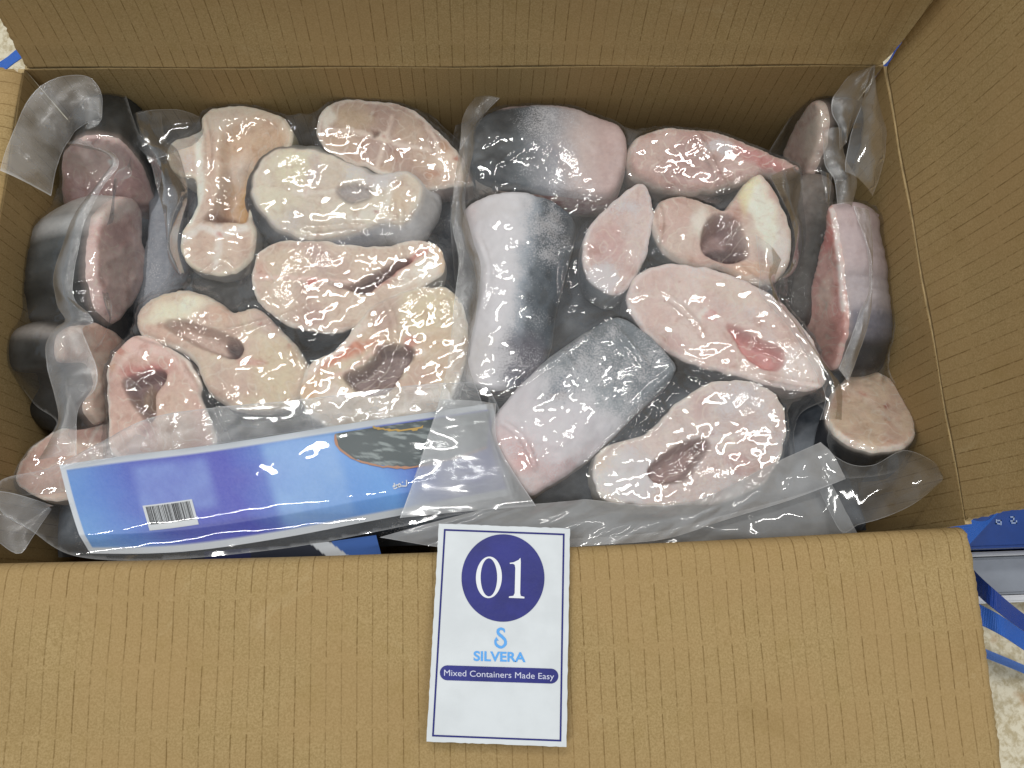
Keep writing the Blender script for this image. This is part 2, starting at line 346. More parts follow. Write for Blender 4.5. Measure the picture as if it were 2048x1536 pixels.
# ------------------------------------------------------------------ fish steaks
BODIES = {'left': [], 'right': [], 'leftside': [], 'rightside': []}
def n3(v): v = np.array(v, float); return v / np.linalg.norm(v)
SEED = [0]
def steak(bag, label, outline, z0, th=34, n=(0, 0, 1), base=((206, 186, 170), (190, 164, 150)), feats=(), side=((0, 0, (60, 62, 66)),), frost=0.2,
          sfrost=0.25, bev=6, pillow=0.6, barrel=None, cav=(), bulge=1.2, rim=(6, (228, 218, 208), 0.75), foc=None, topskin=False, feats2=(), taper=0.0, bump=0.8, off=(0, 0)):
    SEED[0] += 1; sd = SEED[0] * 13.7
    poly = spline(outline, 5.0); cen = poly.mean(0)
    tq = np.roll(poly, -1, 0) - np.roll(poly, 1, 0); tq /= np.linalg.norm(tq, axis=1)[:, None] + 1e-9
    poly = poly + np.stack([-tq[:, 1], tq[:, 0]], 1) * ((fbm(poly[:, 0] / 24 + sd, poly[:, 1] / 24, 3) - .5) * 9 * (.5 if topskin else 1))[:, None]
    nn = n3(n); anchor = unz(np.array([cen[0]]), np.array([cen[1]]), np.array([z0]))[0]
    def onplane(p):
        d = rays(p[:, 0], p[:, 1]); t = ((anchor - CAMn) @ nn) / (d @ nn); return CAMn + d * t[:, None]
    mm = 0.001; pxm = np.linalg.norm(onplane(cen[None] + [[10, 0]]) - onplane(cen[None])) / 10  # metres per pixel
    P, F = fill(poly, 4.0)
    W = np.stack([fbm(P[:, 0] / 26 + sd, P[:, 1] / 26) - .5, fbm(P[:, 0] / 26 + 31, P[:, 1] / 26 + sd) - .5], 1)
    Q = P + W * 26                                      # warped coordinates for organic patches
    d = np.maximum(sdist(P, poly), 0)
    r = bev * 1.0
    h = np.where(d < r, -r + np.sqrt(np.maximum(r * r - (r - np.minimum(d, r)) ** 2, 0)), 0.0) * pxm
    h += pillow * mm * (1 - np.exp(-d / 45.0))
    h += (fbm(P[:, 0] / 34 + sd, P[:, 1] / 34 + 3, 3) - .5) * bump * 3 * mm * sstep(0, 20, d)
    h += (fbm(P[:, 0] / 11 + sd, P[:, 1] / 11 + 5, 2) - .5) * bump * 1.2 * mm * sstep(0, 12, d)
    if barrel:
        (ax, ay), (bx, by), R = barrel; a = np.array([ax, ay], float); u = np.array([bx - ax, by - ay], float); u /= np.linalg.norm(u)
        s = ((P - a) @ np.array([-u[1], u[0]])) * pxm; R = R * mm; h += -R + np.sqrt(np.maximum(R * R - s * s, (R * .15) ** 2))
    ev, evec = np.linalg.eigh(np.cov(poly.T)); mj = evec[:, 1]; mn = evec[:, 0]; a1, a0 = math.sqrt(ev[1]), math.sqrt(ev[0])
    fcs = foc or [tuple(cen + mj * a1 * q + mn * a0 * .62 * r_) for q in (-.75, .35) for r_ in (-1, 1)]
    rd = np.min([np.hypot((Q - f_) @ mj * .75, (Q - f_) @ mn * 1.25) for f_ in np.array(fcs)], 0) * pxm
    f0 = fbm(P[:, 0] / 60 + sd, P[:, 1] / 60 + 9, 4)
    c0, c1 = np.array(S(*base[0])), np.array(S(*base[1]))
    col = c0 + (c1 - c0) * sstep(.35, .65, f0)[:, None]; frs = np.full(len(P), frost) + (fbm(P[:, 0] / 45 + 7, P[:, 1] / 45 + sd) - .5) * 0.5 * min(1, frost * 3)
    def blend(c, k): 
        nonlocal col
        col = col + (np.array(S(*c)) - col) * np.clip(k, 0, 1)[:, None]
    if rim and not topskin:
        dq = d + W[:, 0] * 10
        blend(rim[1], rim[2] * sstep(rim[0] * 1.5, rim[0] * .5, dq))
    def paint(feats):
      nonlocal frs, h, col
      for ft in feats:
            k = ft[0]
            if k == 'blob':
                _, (x, y), rx, ry, an, c, st = ft[:7]; sf = ft[7] if len(ft) > 7 else .5
                a = math.radians(an); dx = Q[:, 0] - x; dy = Q[:, 1] - y
                e = np.hypot((dx * math.cos(a) + dy * math.sin(a)) / rx, (-dx * math.sin(a) + dy * math.cos(a)) / ry)
                blend(c, st * sstep(1 + sf, 1 - sf, e))
            elif k == 'line':
                _, pts, wd, c, st = ft; dl = segdist(P + W * 9, spline(pts, 5, False), False); blend(c, st * sstep(wd * 1.3, wd * .3, dl))
            elif k == 'frost':
                _, (x, y), rx, ry, st = ft; e = np.hypot((Q[:, 0] - x) / rx, (Q[:, 1] - y) / ry); frs = frs + st * sstep(1.4, .4, e)
            elif k == 'bump':
                _, (x, y), rx, ry, hh = ft; e = np.hypot((P[:, 0] - x) / rx, (P[:, 1] - y) / ry); h = h + hh * mm * np.exp(-e * e * 1.5)
            elif k == 'grad':
                _, (x0, y0), (x1, y1), stops = ft
                u = np.array([x1 - x0, y1 - y0], float); t = ((Q - [x0, y0]) @ u) / (u @ u)
                ts = [s_[0] for s_ in stops]; cs = np.array([S(*s_[1]) for s_ in stops]); col = np.stack([np.interp(t, ts, cs[:, q]) for q in range(3)], 1)
                if len(stops[0]) > 2: frs = np.interp(t, ts, [s_[2] for s_ in stops]) + (fbm(P[:, 0] / 30, P[:, 1] / 30) - .5) * .4
    paint(feats)
    for cv in cav:
        pts, dep, soft, c, cfrost = cv[:5]; dep *= 1.25; soft *= .9
        cp = spline(pts, 5); dc = sdist(P + W * 6, cp)
        k = sstep(-3, soft, dc)
        if len(cv) > 5:                                # slope of the floor: depth fades toward a point
            (x0, y0), (x1, y1) = cv[5]; u = np.array([x1 - x0, y1 - y0], float); t = np.clip(((P - [x0, y0]) @ u) / (u @ u), 0, 1); dd = dep * (1 - t)
        else: dd = dep
        h = h - dd * mm * k
        if c: blend(c, 0.84 * sstep(-8, soft * .8, dc))
        frs = frs + (cfrost - frs) * sstep(-2, 8, dc)
    paint(feats2)
    top = onplane(P) + nn * h[:, None]
    if barrel is None: pass
    # flank
    bd = onplane(poly); ctr = bd.mean(0)
    hb = np.full(len(poly), -r * pxm)
    if barrel:
        (ax, ay), (bx, by), R = barrel; a = np.array([ax, ay], float); u = np.array([bx - ax, by - ay], float); u /= np.linalg.norm(u)
        s = ((poly - a) @ np.array([-u[1], u[0]])) * pxm; R = R * mm; hb = hb + (-R + np.sqrt(np.maximum(R * R - s * s, (R * .15) ** 2)))
    tg = np.roll(bd, -1, 0) - np.roll(bd, 1, 0); outw = np.cross(tg, nn); outw /= np.linalg.norm(outw, axis=1)[:, None] + 1e-9
    if ((bd - ctr) * outw).sum() < 0: outw = -outw
    rings = []; K = 12
    for k in range(K + 1):
        t = k / K; bl = bulge * mm * math.sin(math.pi * min(1, t * 1.05)) - taper * mm * t
        bl -= 1.5 * mm * t
        if k >= K - 1: bl -= (2 if k == K - 1 else 6) * mm
        hz = np.minimum(hb, 0) * (1 - t) + (-th * mm) * t
        rings.append(bd + outw * bl + nn * hz[:, None] + np.array([off[0], off[1], 0]) * mm * t)
    SV = np.concatenate(rings); nb = len(poly); SF = []
    for k in range(K):
        for i in range(nb):
            j = (i + 1) % nb; SF.append((k * nb + i, (k + 1) * nb + i, (k + 1) * nb + j, k * nb + j))
    SF.append([K * nb + i for i in range(nb)])
    sp = np.tile(poly, (K + 1, 1)); tt = np.repeat(np.arange(K + 1) / K, nb)
    wgt = np.stack([1 / (np.hypot(sp[:, 0] - x, sp[:, 1] - y) + 8) ** 3 for x, y, *_ in side], 1); wgt /= wgt.sum(1)[:, None]
    sc = wgt @ np.array([S(*c[2]) for c in side])
    sc = sc * (0.85 + 0.3 * fbm(sp[:, 0] / 20 + sd, tt * 6 + sp[:, 1] / 40))[:, None]
    k0 = sstep(0.10, 0.0, tt)[:, None]; sc = sc + (np.array(S(*rim[1])) - sc) * k0 * (0.0 if topskin else rim[2])
    sfr = np.full(len(SV), sfrost) + (fbm(sp[:, 0] / 30 + sd, tt * 3) - .5) * .3
    base_pt = anchor - nn * th * mm
    col = np.clip(col * 1.10 + .012, 0, .9) if topskin else np.clip(col * (1.32 if nn[2] < .7 else 1.15) + .02, 0, .9)  # standing faces painted lighter to offset the weaker light they get
    root = empty('fish_steak', base_pt, label, 'fish steak', 'frozen fish steaks in the vacuum bags')
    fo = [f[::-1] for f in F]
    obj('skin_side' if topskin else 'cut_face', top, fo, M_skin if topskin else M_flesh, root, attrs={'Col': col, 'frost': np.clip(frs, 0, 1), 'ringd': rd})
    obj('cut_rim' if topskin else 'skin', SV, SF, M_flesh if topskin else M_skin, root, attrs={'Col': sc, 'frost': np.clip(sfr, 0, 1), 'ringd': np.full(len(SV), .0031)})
    BODIES[bag].append((top, F, SV, SF))
    return root

DK = (44, 46, 48); SLATE = (78, 84, 92); WHITE = (214, 206, 204); PINK = (205, 178, 172)
# ---- left bag
steak('left', 'open-bellied pale fish steak with a yellowish cavity, back left of the left bag',
      [(333, 305), (350, 278), (398, 262), (404, 232), (430, 214), (482, 210), (540, 222), (576, 246), (584, 285), (560, 318), (530, 340), (512, 385), (504, 430), (512, 470), (506, 512), (480, 540), (435, 549), (386, 537), (361, 502), (363, 465), (385, 430), (393, 390), (389, 355), (358, 348), (340, 335)],
      -0.043, 36, (0, -0.08, 1), ((214, 196, 178), (204, 180, 164)),
      [('blob', (540, 250), 60, 45, 0, (218, 200, 178), .8), ('blob', (410, 480), 32, 34, 0, (206, 176, 158), .7), ('blob', (470, 485), 30, 34, 0, (206, 178, 160), .6),
       ('line', [(437, 440), (437, 490), (432, 535)], 8, (226, 216, 206), .8), ('line', [(365, 480), (400, 455), (440, 470), (490, 455)], 9, (230, 222, 214), .8), ('line', [(398, 262), (400, 330), (398, 390), (380, 440)], 9, (232, 226, 214), .9),
       ('line', [(420, 270), (424, 340), (420, 400)], 12, (198, 168, 150), .7), ('blob', (437, 474), 6, 6, 0, (190, 120, 110), .7), ('frost', (365, 320), 40, 40, .4)],
      [(380, 400, (222, 218, 210)), (330, 300, (222, 216, 204)), (440, 215, (214, 196, 160)), (580, 270, (216, 204, 164)), (500, 530, (205, 198, 190)), (380, 535, (210, 205, 198))], .15,
      cav=[([(436, 300), (444, 258), (480, 236), (540, 236), (572, 262), (572, 292), (535, 318), (508, 365), (500, 410), (492, 446), (455, 446), (408, 440), (424, 412), (436, 370)], 17, 26, (214, 180, 150), .05, ((450, 430), (540, 235)))], feats2=[('blob', (482, 395), 16, 50, 8, (206, 162, 96), .75), ('blob', (445, 434), 34, 14, 0, (112, 84, 80), .85), ('blob', (470, 325), 26, 30, 0, (216, 198, 184), .8), ('bump', (470, 325), 24, 26, 4)], rim=(8, (228, 216, 196), .8), bev=5)
# second pass of cavity colour: yellow fat, and a darker patch at the deep end
steak('left', 'oval fish steak with four muscle lobes and white rim, back of left bag',
      [(634, 248), (642, 222), (664, 204), (710, 197), (790, 206), (842, 230), (890, 275), (930, 315), (958, 345), (955, 368), (915, 372), (870, 378), (830, 372), (780, 352), (720, 330), (675, 312), (643, 290)],
      -0.040, 38, (0.10, -0.10, 1), ((192, 168, 150), (176, 150, 138)),
      [('blob', (768, 277), 11, 11, 0, (232, 220, 208), .9), ('blob', (768, 277), 5, 5, 0, (196, 140, 128), .75), ('blob', (700, 235), 46, 26, 20, (196, 174, 146), .7), ('blob', (690, 285), 36, 22, 15, (196, 172, 148), .6), ('line', [(650, 262), (700, 262), (752, 276), (800, 290), (860, 302)], 5, (222, 204, 190), .8),
       ('line', [(785, 232), (776, 262), (766, 300), (752, 335)], 5, (220, 200, 186), .7), ('blob', (653, 240), 14, 26, 10, (226, 218, 204), .9), ('blob', (905, 330), 40, 30, 30, (220, 200, 182), .85), ('blob', (888, 292), 14, 10, 30, (176, 136, 108), .8),
       ('blob', (868, 346), 20, 9, -10, (178, 132, 110), .8), ('blob', (912, 315), 8, 6, 0, (170, 96, 80), .7), ('blob', (752, 272), 6, 5, 0, (96, 70, 60), .8), ('line', [(850, 250), (872, 285), (880, 320)], 5, (220, 202, 188), .7)],
      [(640, 250, (80, 80, 78)), (900, 370, (210, 186, 176)), (955, 350, (214, 190, 182)), (720, 330, (150, 142, 134)), (800, 205, (150, 140, 130))], .12, bev=5)
steak('left', 'frosty cream fish steak with a grey oval cavity in the left bag',
      [(512, 335), (538, 306), (580, 293), (640, 300), (700, 326), (750, 346), (800, 341), (836, 358), (846, 388), (828, 422), (806, 446), (762, 444), (720, 458), (670, 472), (620, 476), (570, 462), (530, 432), (507, 396), (502, 362)],
      -0.038, 34, (0.05, -0.06, 1), ((214, 204, 186), (204, 190, 174)),
      [('blob', (612, 384), 11, 11, 0, (232, 220, 208), .9), ('blob', (612, 384), 5, 5, 0, (196, 140, 128), .75), ('blob', (590, 335), 46, 36, 20, (218, 212, 184), .8), ('blob', (565, 410), 44, 34, 20, (216, 208, 184), .7), ('blob', (630, 340), 16, 34, 10, (186, 162, 158), .55), ('blob', (602, 440), 34, 18, 20, (180, 164, 156), .5), ('blob', (800, 400), 26, 36, 0, (206, 182, 158), .7),
       ('line', [(740, 372), (775, 372), (772, 410), (735, 430), (700, 440)], 9, (222, 216, 204), .8), ('line', [(590, 385), (640, 388), (700, 380)], 6, (222, 214, 204), .6), ('frost', (740, 350), 60, 30, .3)],
      [(860, 420, (214, 210, 208)), (800, 450, (206, 206, 210)), (700, 470, (150, 152, 160)), (600, 476, (96, 100, 106)), (510, 400, (60, 64, 70)), (640, 300, (140, 140, 136))], .42,
      cav=[([(674, 385), (690, 370), (720, 368), (742, 378), (740, 398), (715, 408), (688, 404)], 3, 10, (150, 142, 142), .45)], bulge=7, taper=-9, off=(5, 0))
steak('left', 'fish steak with a dark red slit cavity and white fat in the left bag',
      [(503, 540), (516, 504), (556, 484), (620, 480), (700, 488), (770, 492), (826, 480), (868, 484), (888, 508), (886, 546), (850, 572), (792, 598), (745, 632), (700, 656), (640, 663), (580, 650), (530, 616), (506, 578)],
      -0.039, 34, (0, -0.04, 1), ((210, 190, 172), (196, 172, 158)),
      [('blob', (560, 530), 40, 34, 0, (214, 196, 172), .6), ('blob', (640, 520), 22, 40, 0, (184, 160, 154), .6), ('blob', (630, 635), 26, 26, 0, (176, 142, 136), .5), ('line', [(508, 550), (540, 556), (600, 556), (640, 562), (700, 566)], 6, (224, 198, 186), .8), ('blob', (628, 563), 9, 7, 0, (196, 110, 100), .8),
       ('blob', (835, 545), 48, 16, -28, (226, 218, 204), .95), ('line', [(745, 572), (790, 545), (835, 510), (850, 504)], 8, (192, 118, 112), .7), ('line', [(880, 492), (886, 540)], 10, (214, 176, 140), .6), ('blob', (525, 540), 14, 16, 0, (206, 160, 146), .5), ('line', [(640, 568), (700, 580), (730, 620)], 4, (214, 196, 184), .5)],
      [(640, 665, (52, 56, 62)), (540, 620, (60, 64, 70)), (740, 630, (80, 82, 86)), (505, 545, (90, 94, 96)), (870, 490, (208, 198, 188)), (880, 550, (214, 206, 196))], .2,
      cav=[([(655, 566), (700, 572), (740, 552), (780, 532), (812, 518), (822, 522), (790, 545), (755, 568), (735, 586), (705, 582)], 13, 10, (92, 58, 64), .1)], bev=5)
steak('left', 'pale curled fish steak with white fat in its open cavity, left bag',
      [(268, 648), (280, 612), (318, 586), (380, 576), (430, 598), (468, 622), (508, 612), (545, 640), (590, 690), (614, 734), (604, 786), (562, 822), (500, 826), (440, 806), (408, 770), (392, 735), (368, 706), (330, 688), (286, 672)],
      -0.037, 34, (0, 0, 1), ((212, 194, 172), (202, 176, 160)),
      [('blob', (350, 625), 60, 18, -18, (230, 222, 196), .95), ('blob', (375, 612), 16, 14, 0, (232, 226, 206), .8), ('blob', (440, 625), 20, 24, 0, (208, 172, 152), .7), ('blob', (530, 640), 40, 26, 40, (190, 160, 154), .6), ('blob', (555, 740), 50, 60, 0, (212, 196, 164), .7),
       ('blob', (505, 725), 24, 10, 10, (206, 156, 146), .7), ('blob', (325, 668), 40, 12, 20, (206, 170, 152), .7), ('line', [(318, 652), (370, 654), (410, 668), (450, 690)], 5, (176, 130, 110), .6)],
      [(600, 740, (120, 116, 108)), (540, 630, (70, 72, 76)), (440, 590, (200, 190, 184)), (430, 810, (80, 82, 84)), (275, 620, (200, 186, 166))], .08,
      cav=[([(330, 650), (372, 640), (402, 652), (448, 668), (480, 684), (488, 700), (476, 716), (450, 714), (410, 700), (365, 676)], 12, 14, (196, 172, 160), .1), ([(444, 680), (470, 680), (488, 696), (480, 716), (455, 714), (448, 698)], 12, 8, (136, 112, 112), .05)], bev=16, pillow=3)
steak('left', 'pink rimmed fish steak with a dark clotted cavity, front left of left bag',
      [(211, 768), (220, 716), (248, 684), (280, 668), (328, 690), (368, 714), (394, 748), (406, 800), (424, 850), (428, 900), (380, 925), (290, 925), (222, 905), (214, 835)],
      -0.038, 34, (0, 0, 1), ((210, 178, 164), (198, 160, 148)),
      [('blob', (285, 690), 55, 22, 15, (222, 186, 176), .9), ('blob', (288, 698), 8, 12, 0, (190, 140, 128), .8), ('blob', (345, 728), 20, 12, 30, (200, 150, 138), .7), ('blob', (240, 702), 10, 14, 0, (190, 128, 112), .8), ('line', [(222, 760), (250, 720), (300, 700), (350, 720), (385, 770)], 6, (226, 200, 190), .5),
       ('blob', (290, 745), 46, 16, 0, (182, 106, 104), .75), ('blob', (225, 735), 10, 10, 0, (200, 156, 130), .7), ('blob', (300, 860), 20, 16, 0, (160, 96, 92), .6), ('blob', (350, 830), 40, 60, 0, (208, 184, 166), .6)],
      [(405, 800, (70, 72, 76)), (215, 780, (214, 200, 190)), (370, 715, (150, 120, 110)), (300, 925, (120, 110, 104))], .1,
      cav=[([(246, 768), (262, 752), (300, 742), (328, 744), (330, 760), (312, 790), (312, 830), (300, 846), (280, 826), (262, 800)], 13, 12, (104, 74, 76), .05)], feats2=[('blob', (283, 792), 16, 26, -10, (134, 108, 84), .9), ('bump', (283, 792), 16, 24, 7)], bev=5)
steak('left', 'fish steak with a frosted dark cavity and an orange muscle band, left bag',
      [(598, 770), (622, 724), (668, 702), (704, 660), (742, 612), (792, 588), (850, 572), (898, 578), (930, 620), (938, 680), (926, 740), (900, 800), (850, 850), (780, 868), (700, 868), (630, 840), (604, 805)],
      -0.038, 34, (0, 0, 1), ((212, 196, 172), (204, 182, 160)),
      [('blob', (838, 705), 11, 11, 0, (232, 220, 208), .9), ('blob', (838, 705), 5, 5, 0, (196, 140, 128), .75), ('blob', (860, 620), 60, 40, -10, (216, 204, 172), .7), ('blob', (775, 625), 30, 40, 20, (178, 148, 142), .6), ('blob', (690, 708), 62, 15, -26, (206, 138, 116), .95), ('line', [(610, 760), (640, 722), (690, 692), (730, 650)], 9, (228, 212, 200), .9), ('line', [(655, 752), (700, 740), (745, 705), (765, 685)], 5, (222, 190, 176), .7),
       ('blob', (622, 772), 20, 26, 30, (210, 168, 132), .6), ('blob', (670, 785), 34, 20, 20, (228, 214, 202), .9), ('blob', (820, 690), 14, 12, 0, (200, 130, 120), .7), ('blob', (840, 760), 40, 30, 0, (198, 166, 156), .5), ('blob', (870, 685), 40, 14, -20, (204, 176, 148), .6)],
      [(640, 710, (208, 200, 190)), (760, 600, (150, 148, 144)), (600, 780, (226, 220, 208)), (930, 640, (190, 186, 176)), (720, 640, (190, 184, 178))], .12,
      cav=[([(686, 752), (722, 736), (748, 712), (756, 694), (790, 690), (826, 698), (826, 716), (806, 742), (786, 776), (760, 790), (720, 786)], 13, 12, (112, 86, 90), .36)], bev=5)
# ---- right bag: heavily frosted
steak('right', 'frosted fish chunk with dark skin fading to pink at the back of the right bag',
      [(928, 290), (944, 250), (986, 216), (1050, 204), (1130, 206), (1190, 226), (1240, 246), (1256, 285), (1250, 340), (1226, 384), (1180, 392), (1110, 384), (1040, 378), (985, 370), (945, 345)],
      -0.036, 42, (0, -0.05, 1), feats=[('grad', (930, 300), (1255, 300), [(0, (70, 74, 78), .35), (.22, (56, 60, 64), .2), (.36, (86, 92, 98), .42), (.55, (150, 150, 156), .5), (.72, (196, 178, 174), .45), (.88, (190, 164, 160), .3), (1, (196, 172, 168), .35)]), ('frost', (1060, 240), 60, 30, .15), ('blob', (1010, 235), 30, 26, 0, (44, 46, 48), .7), ('blob', (1075, 235), 12, 22, 0, (60, 62, 66), .6), ('line', [(1000, 212), (1080, 206), (1150, 214)], 7, (196, 170, 164), .7), ('blob', (960, 270), 12, 20, 0, (48, 50, 52), .5)],
      side=[(1140, 395, (186, 150, 150)), (1200, 400, (196, 164, 162)), (950, 350, (96, 100, 106)), (1250, 300, (200, 176, 172)), (1000, 215, (196, 172, 166))], frost=.3, bev=16, pillow=3, topskin=True, bulge=3, sfrost=.2)
steak('right', 'pinkish brown fish steak with a red point at the back right of the right bag',
      [(1256, 325), (1262, 290), (1290, 262), (1350, 251), (1430, 258), (1500, 284), (1560, 310), (1604, 332), (1590, 350), (1520, 356), (1460, 374), (1400, 386), (1320, 380), (1272, 358)],
      -0.040, 36, (0, -0.28, 1), ((196, 168, 160), (180, 148, 142)),
      [('blob', (1520, 318), 60, 16, 22, (182, 112, 110), .75), ('blob', (1400, 268), 40, 16, 0, (158, 116, 112), .4), ('blob', (1310, 300), 40, 30, 0, (196, 172, 160), .5), ('blob', (1440, 350), 80, 10, -8, (206, 176, 172), .6), ('frost', (1440, 290), 30, 20, .25)],
      [(1320, 385, (206, 186, 182)), (1500, 360, (210, 186, 178)), (1260, 320, (200, 182, 174)), (1430, 255, (190, 170, 160))], .34, bev=20, sfrost=.35)
steak('right', 'frosted fish chunk with white belly and dark flank, left edge of right bag',
      [(926, 412), (948, 390), (1010, 380), (1080, 385), (1132, 400), (1158, 424), (1152, 470), (1136, 530), (1118, 600), (1106, 680), (1082, 742), (1032, 772), (980, 778), (934, 764), (924, 722), (935, 660), (954, 590), (950, 510), (932, 460)],
      -0.036, 42, (0, 0, 1), feats=[('grad', (930, 560), (1150, 590), [(0, (214, 202, 204), .6), (.1, (224, 216, 218), .8), (.36, (224, 222, 226), .8), (.52, (150, 158, 168), .5), (.62, (84, 92, 100), .42), (.85, (74, 82, 90), .38), (1, (78, 86, 94), .34)]), ('blob', (1040, 720), 60, 56, 0, (92, 88, 98), .8), ('blob', (955, 720), 26, 60, 12, (206, 196, 186), .7), ('frost', (1100, 460), 40, 70, .18), ('frost', (1040, 720), 40, 40, .1)],
      side=[(940, 500, (206, 196, 194)), (1000, 775, (130, 126, 132)), (1130, 560, (70, 80, 92)), (1050, 382, (206, 190, 188))], frost=.4, bev=13, pillow=2, barrel=((1030, 380), (1000, 770), 70), topskin=True, sfrost=.4)
steak('right', 'small pointed frosted fish steak wedged in the middle of the right bag',
      [(1164, 505), (1178, 452), (1216, 412), (1256, 378), (1282, 366), (1302, 386), (1307, 440), (1294, 510), (1264, 565), (1232, 590), (1192, 574), (1170, 542)],
      -0.036, 38, (0, 0, 1), ((200, 174, 168), (208, 188, 182)), [('blob', (1215, 490), 30, 40, 0, (196, 158, 154), .6), ('frost', (1200, 560), 40, 30, .5), ('frost', (1240, 400), 40, 30, .2)],
      [(1180, 450, (190, 176, 174)), (1300, 450, (80, 90, 100)), (1230, 590, (190, 196, 200)), (1170, 540, (110, 120, 130))], .45, bev=5, sfrost=.45, rim=(8, (220, 208, 206), .8))
steak('right', 'collar shaped fish piece with a bright white fin arm in the right bag',
      [(1306, 435), (1320, 400), (1368, 388), (1420, 404), (1452, 418), (1478, 380), (1512, 346), (1538, 356), (1570, 415), (1588, 480), (1578, 530), (1548, 562), (1494, 560), (1440, 534), (1390, 532), (1340, 512), (1312, 474)],
      -0.036, 40, (0, 0, 1), ((204, 184, 172), (196, 166, 156)),
      [('blob', (1525, 430), 26, 84, -12, (232, 228, 212), 1.0, .35), ('blob', (1498, 380), 12, 50, 14, (226, 218, 170), .6), ('blob', (1560, 500), 20, 50, 0, (214, 210, 206), .7), ('blob', (1345, 430), 34, 34, 0, (204, 176, 166), .7), ('blob', (1395, 450), 18, 28, 0, (226, 218, 206), .8), ('blob', (1505, 540), 50, 16, 0, (206, 170, 146), .8), ('blob', (1460, 430), 26, 30, 0, (196, 160, 148), .6)],
      [(1320, 500, (110, 120, 128)), (1588, 480, (196, 198, 202)), (1440, 400, (190, 176, 166)), (1500, 560, (190, 160, 150))], .28,
      cav=[([(1408, 452), (1440, 426), (1470, 436), (1488, 470), (1496, 512), (1466, 526), (1420, 516), (1400, 492)], 20, 22, (150, 118, 118), .1), ([(1430, 480), (1470, 476), (1490, 510), (1460, 520), (1430, 510)], 6, 10, (96, 76, 84), .1)], bev=13, pillow=2)
steak('right', 'large pink fish steak with a red hollow near its white tip in the right bag',
      [(1254, 594), (1268, 556), (1310, 530), (1380, 529), (1450, 544), (1520, 574), (1580, 618), (1622, 672), (1648, 732), (1648, 768), (1612, 782), (1540, 770), (1480, 752), (1420, 738), (1360, 720), (1310, 684), (1270, 642)],
      -0.034, 36, (0, -0.04, 1), ((214, 194, 186), (206, 180, 172)),
      [('blob', (1412, 628), 11, 11, 0, (232, 220, 208), .9), ('blob', (1412, 628), 5, 5, 0, (196, 140, 128), .75), ('blob', (1600, 735), 50, 34, 30, (228, 214, 208), .9), ('blob', (1420, 632), 8, 12, 0, (200, 110, 112), .8), ('blob', (1350, 690), 30, 20, 30, (188, 152, 150), .5), ('blob', (1470, 590), 60, 20, 25, (214, 196, 182), .6), ('line', [(1270, 590), (1350, 600), (1440, 640)], 6, (222, 206, 200), .5)],
      [(1300, 690, (84, 90, 98)), (1400, 738, (96, 98, 104)), (1560, 790, (206, 184, 182)), (1640, 780, (218, 200, 196)), (1600, 640, (214, 200, 196))], .42,
      cav=[([(1452, 652), (1478, 656), (1530, 682), (1568, 704), (1560, 738), (1530, 740), (1492, 716), (1474, 690)], 9, 16, (196, 128, 126), .08)], bev=5, rim=(9, (222, 206, 202), .8))
steak('right', 'grey and white frosted fish chunk lying askew at the front of the right bag',
      [(984, 845), (1010, 800), (1060, 742), (1120, 692), (1180, 652), (1240, 626), (1290, 660), (1338, 708), (1356, 738), (1322, 780), (1270, 830), (1220, 880), (1160, 930), (1100, 968), (1062, 988), (1030, 952), (1000, 905)],
      -0.030, 44, (0, 0, 1), feats=[('grad', (1250, 660), (1050, 960), [(0, (112, 119, 125), .5), (.25, (124, 131, 137), .55), (.4, (152, 158, 164), .6), (.5, (206, 202, 208), .65), (.75, (218, 206, 210), .65), (.9, (212, 186, 186), .5), (1, (210, 190, 188), .5)]), ('blob', (1130, 775), 60, 26, -35, (104, 116, 128), .75), ('blob', (1045, 910), 30, 26, 60, (206, 150, 146), .6), ('blob', (1130, 930), 60, 12, -40, (196, 160, 160), .5), ('blob', (1120, 790), 16, 10, 0, (170, 150, 140), .4)],
      side=[(1020, 800, (150, 150, 156)), (1040, 960, (180, 160, 160)), (1250, 850, (190, 172, 174)), (1300, 680, (96, 104, 112))], frost=.5, bev=9, pillow=1.5, barrel=((1040, 905), (1310, 690), 95), topskin=True, sfrost=.35)
steak('right', 'frosty fish steak with long brown cavity and white belly, front of right bag',
      [(1186, 930), (1212, 894), (1270, 876), (1310, 850), (1350, 808), (1410, 768), (1470, 758), (1532, 774), (1568, 815), (1574, 870), (1554, 930), (1512, 978), (1440, 1006), (1360, 1010), (1270, 1010), (1210, 1000), (1190, 966)],
      -0.034, 36, (0, 0, 1), ((208, 192, 186), (200, 180, 174)),
      [('blob', (1455, 878), 11, 11, 0, (232, 220, 208), .9), ('blob', (1455, 878), 5, 5, 0, (196, 140, 128), .75), ('blob', (1225, 950), 44, 50, 10, (228, 222, 214), .9), ('blob', (1210, 925), 20, 16, 0, (210, 180, 150), .5), ('blob', (1480, 930), 30, 18, 40, (176, 132, 130), .55), ('blob', (1400, 820), 20, 26, 0, (186, 150, 148), .45), ('line', [(1420, 880), (1470, 870), (1540, 860)], 7, (226, 216, 212), .5), ('frost', (1260, 950), 60, 50, .4), ('frost', (1480, 790), 60, 30, .2)],
      [(1300, 850, (90, 96, 104)), (1420, 770, (90, 96, 102)), (1570, 850, (180, 184, 190)), (1200, 990, (218, 214, 206)), (1400, 1010, (200, 180, 176))], .5,
      cav=[([(1296, 938), (1326, 908), (1366, 886), (1404, 878), (1418, 894), (1396, 930), (1372, 958), (1330, 968), (1304, 960)], 16, 13, (138, 104, 100), .08)], bev=5, sfrost=.4)
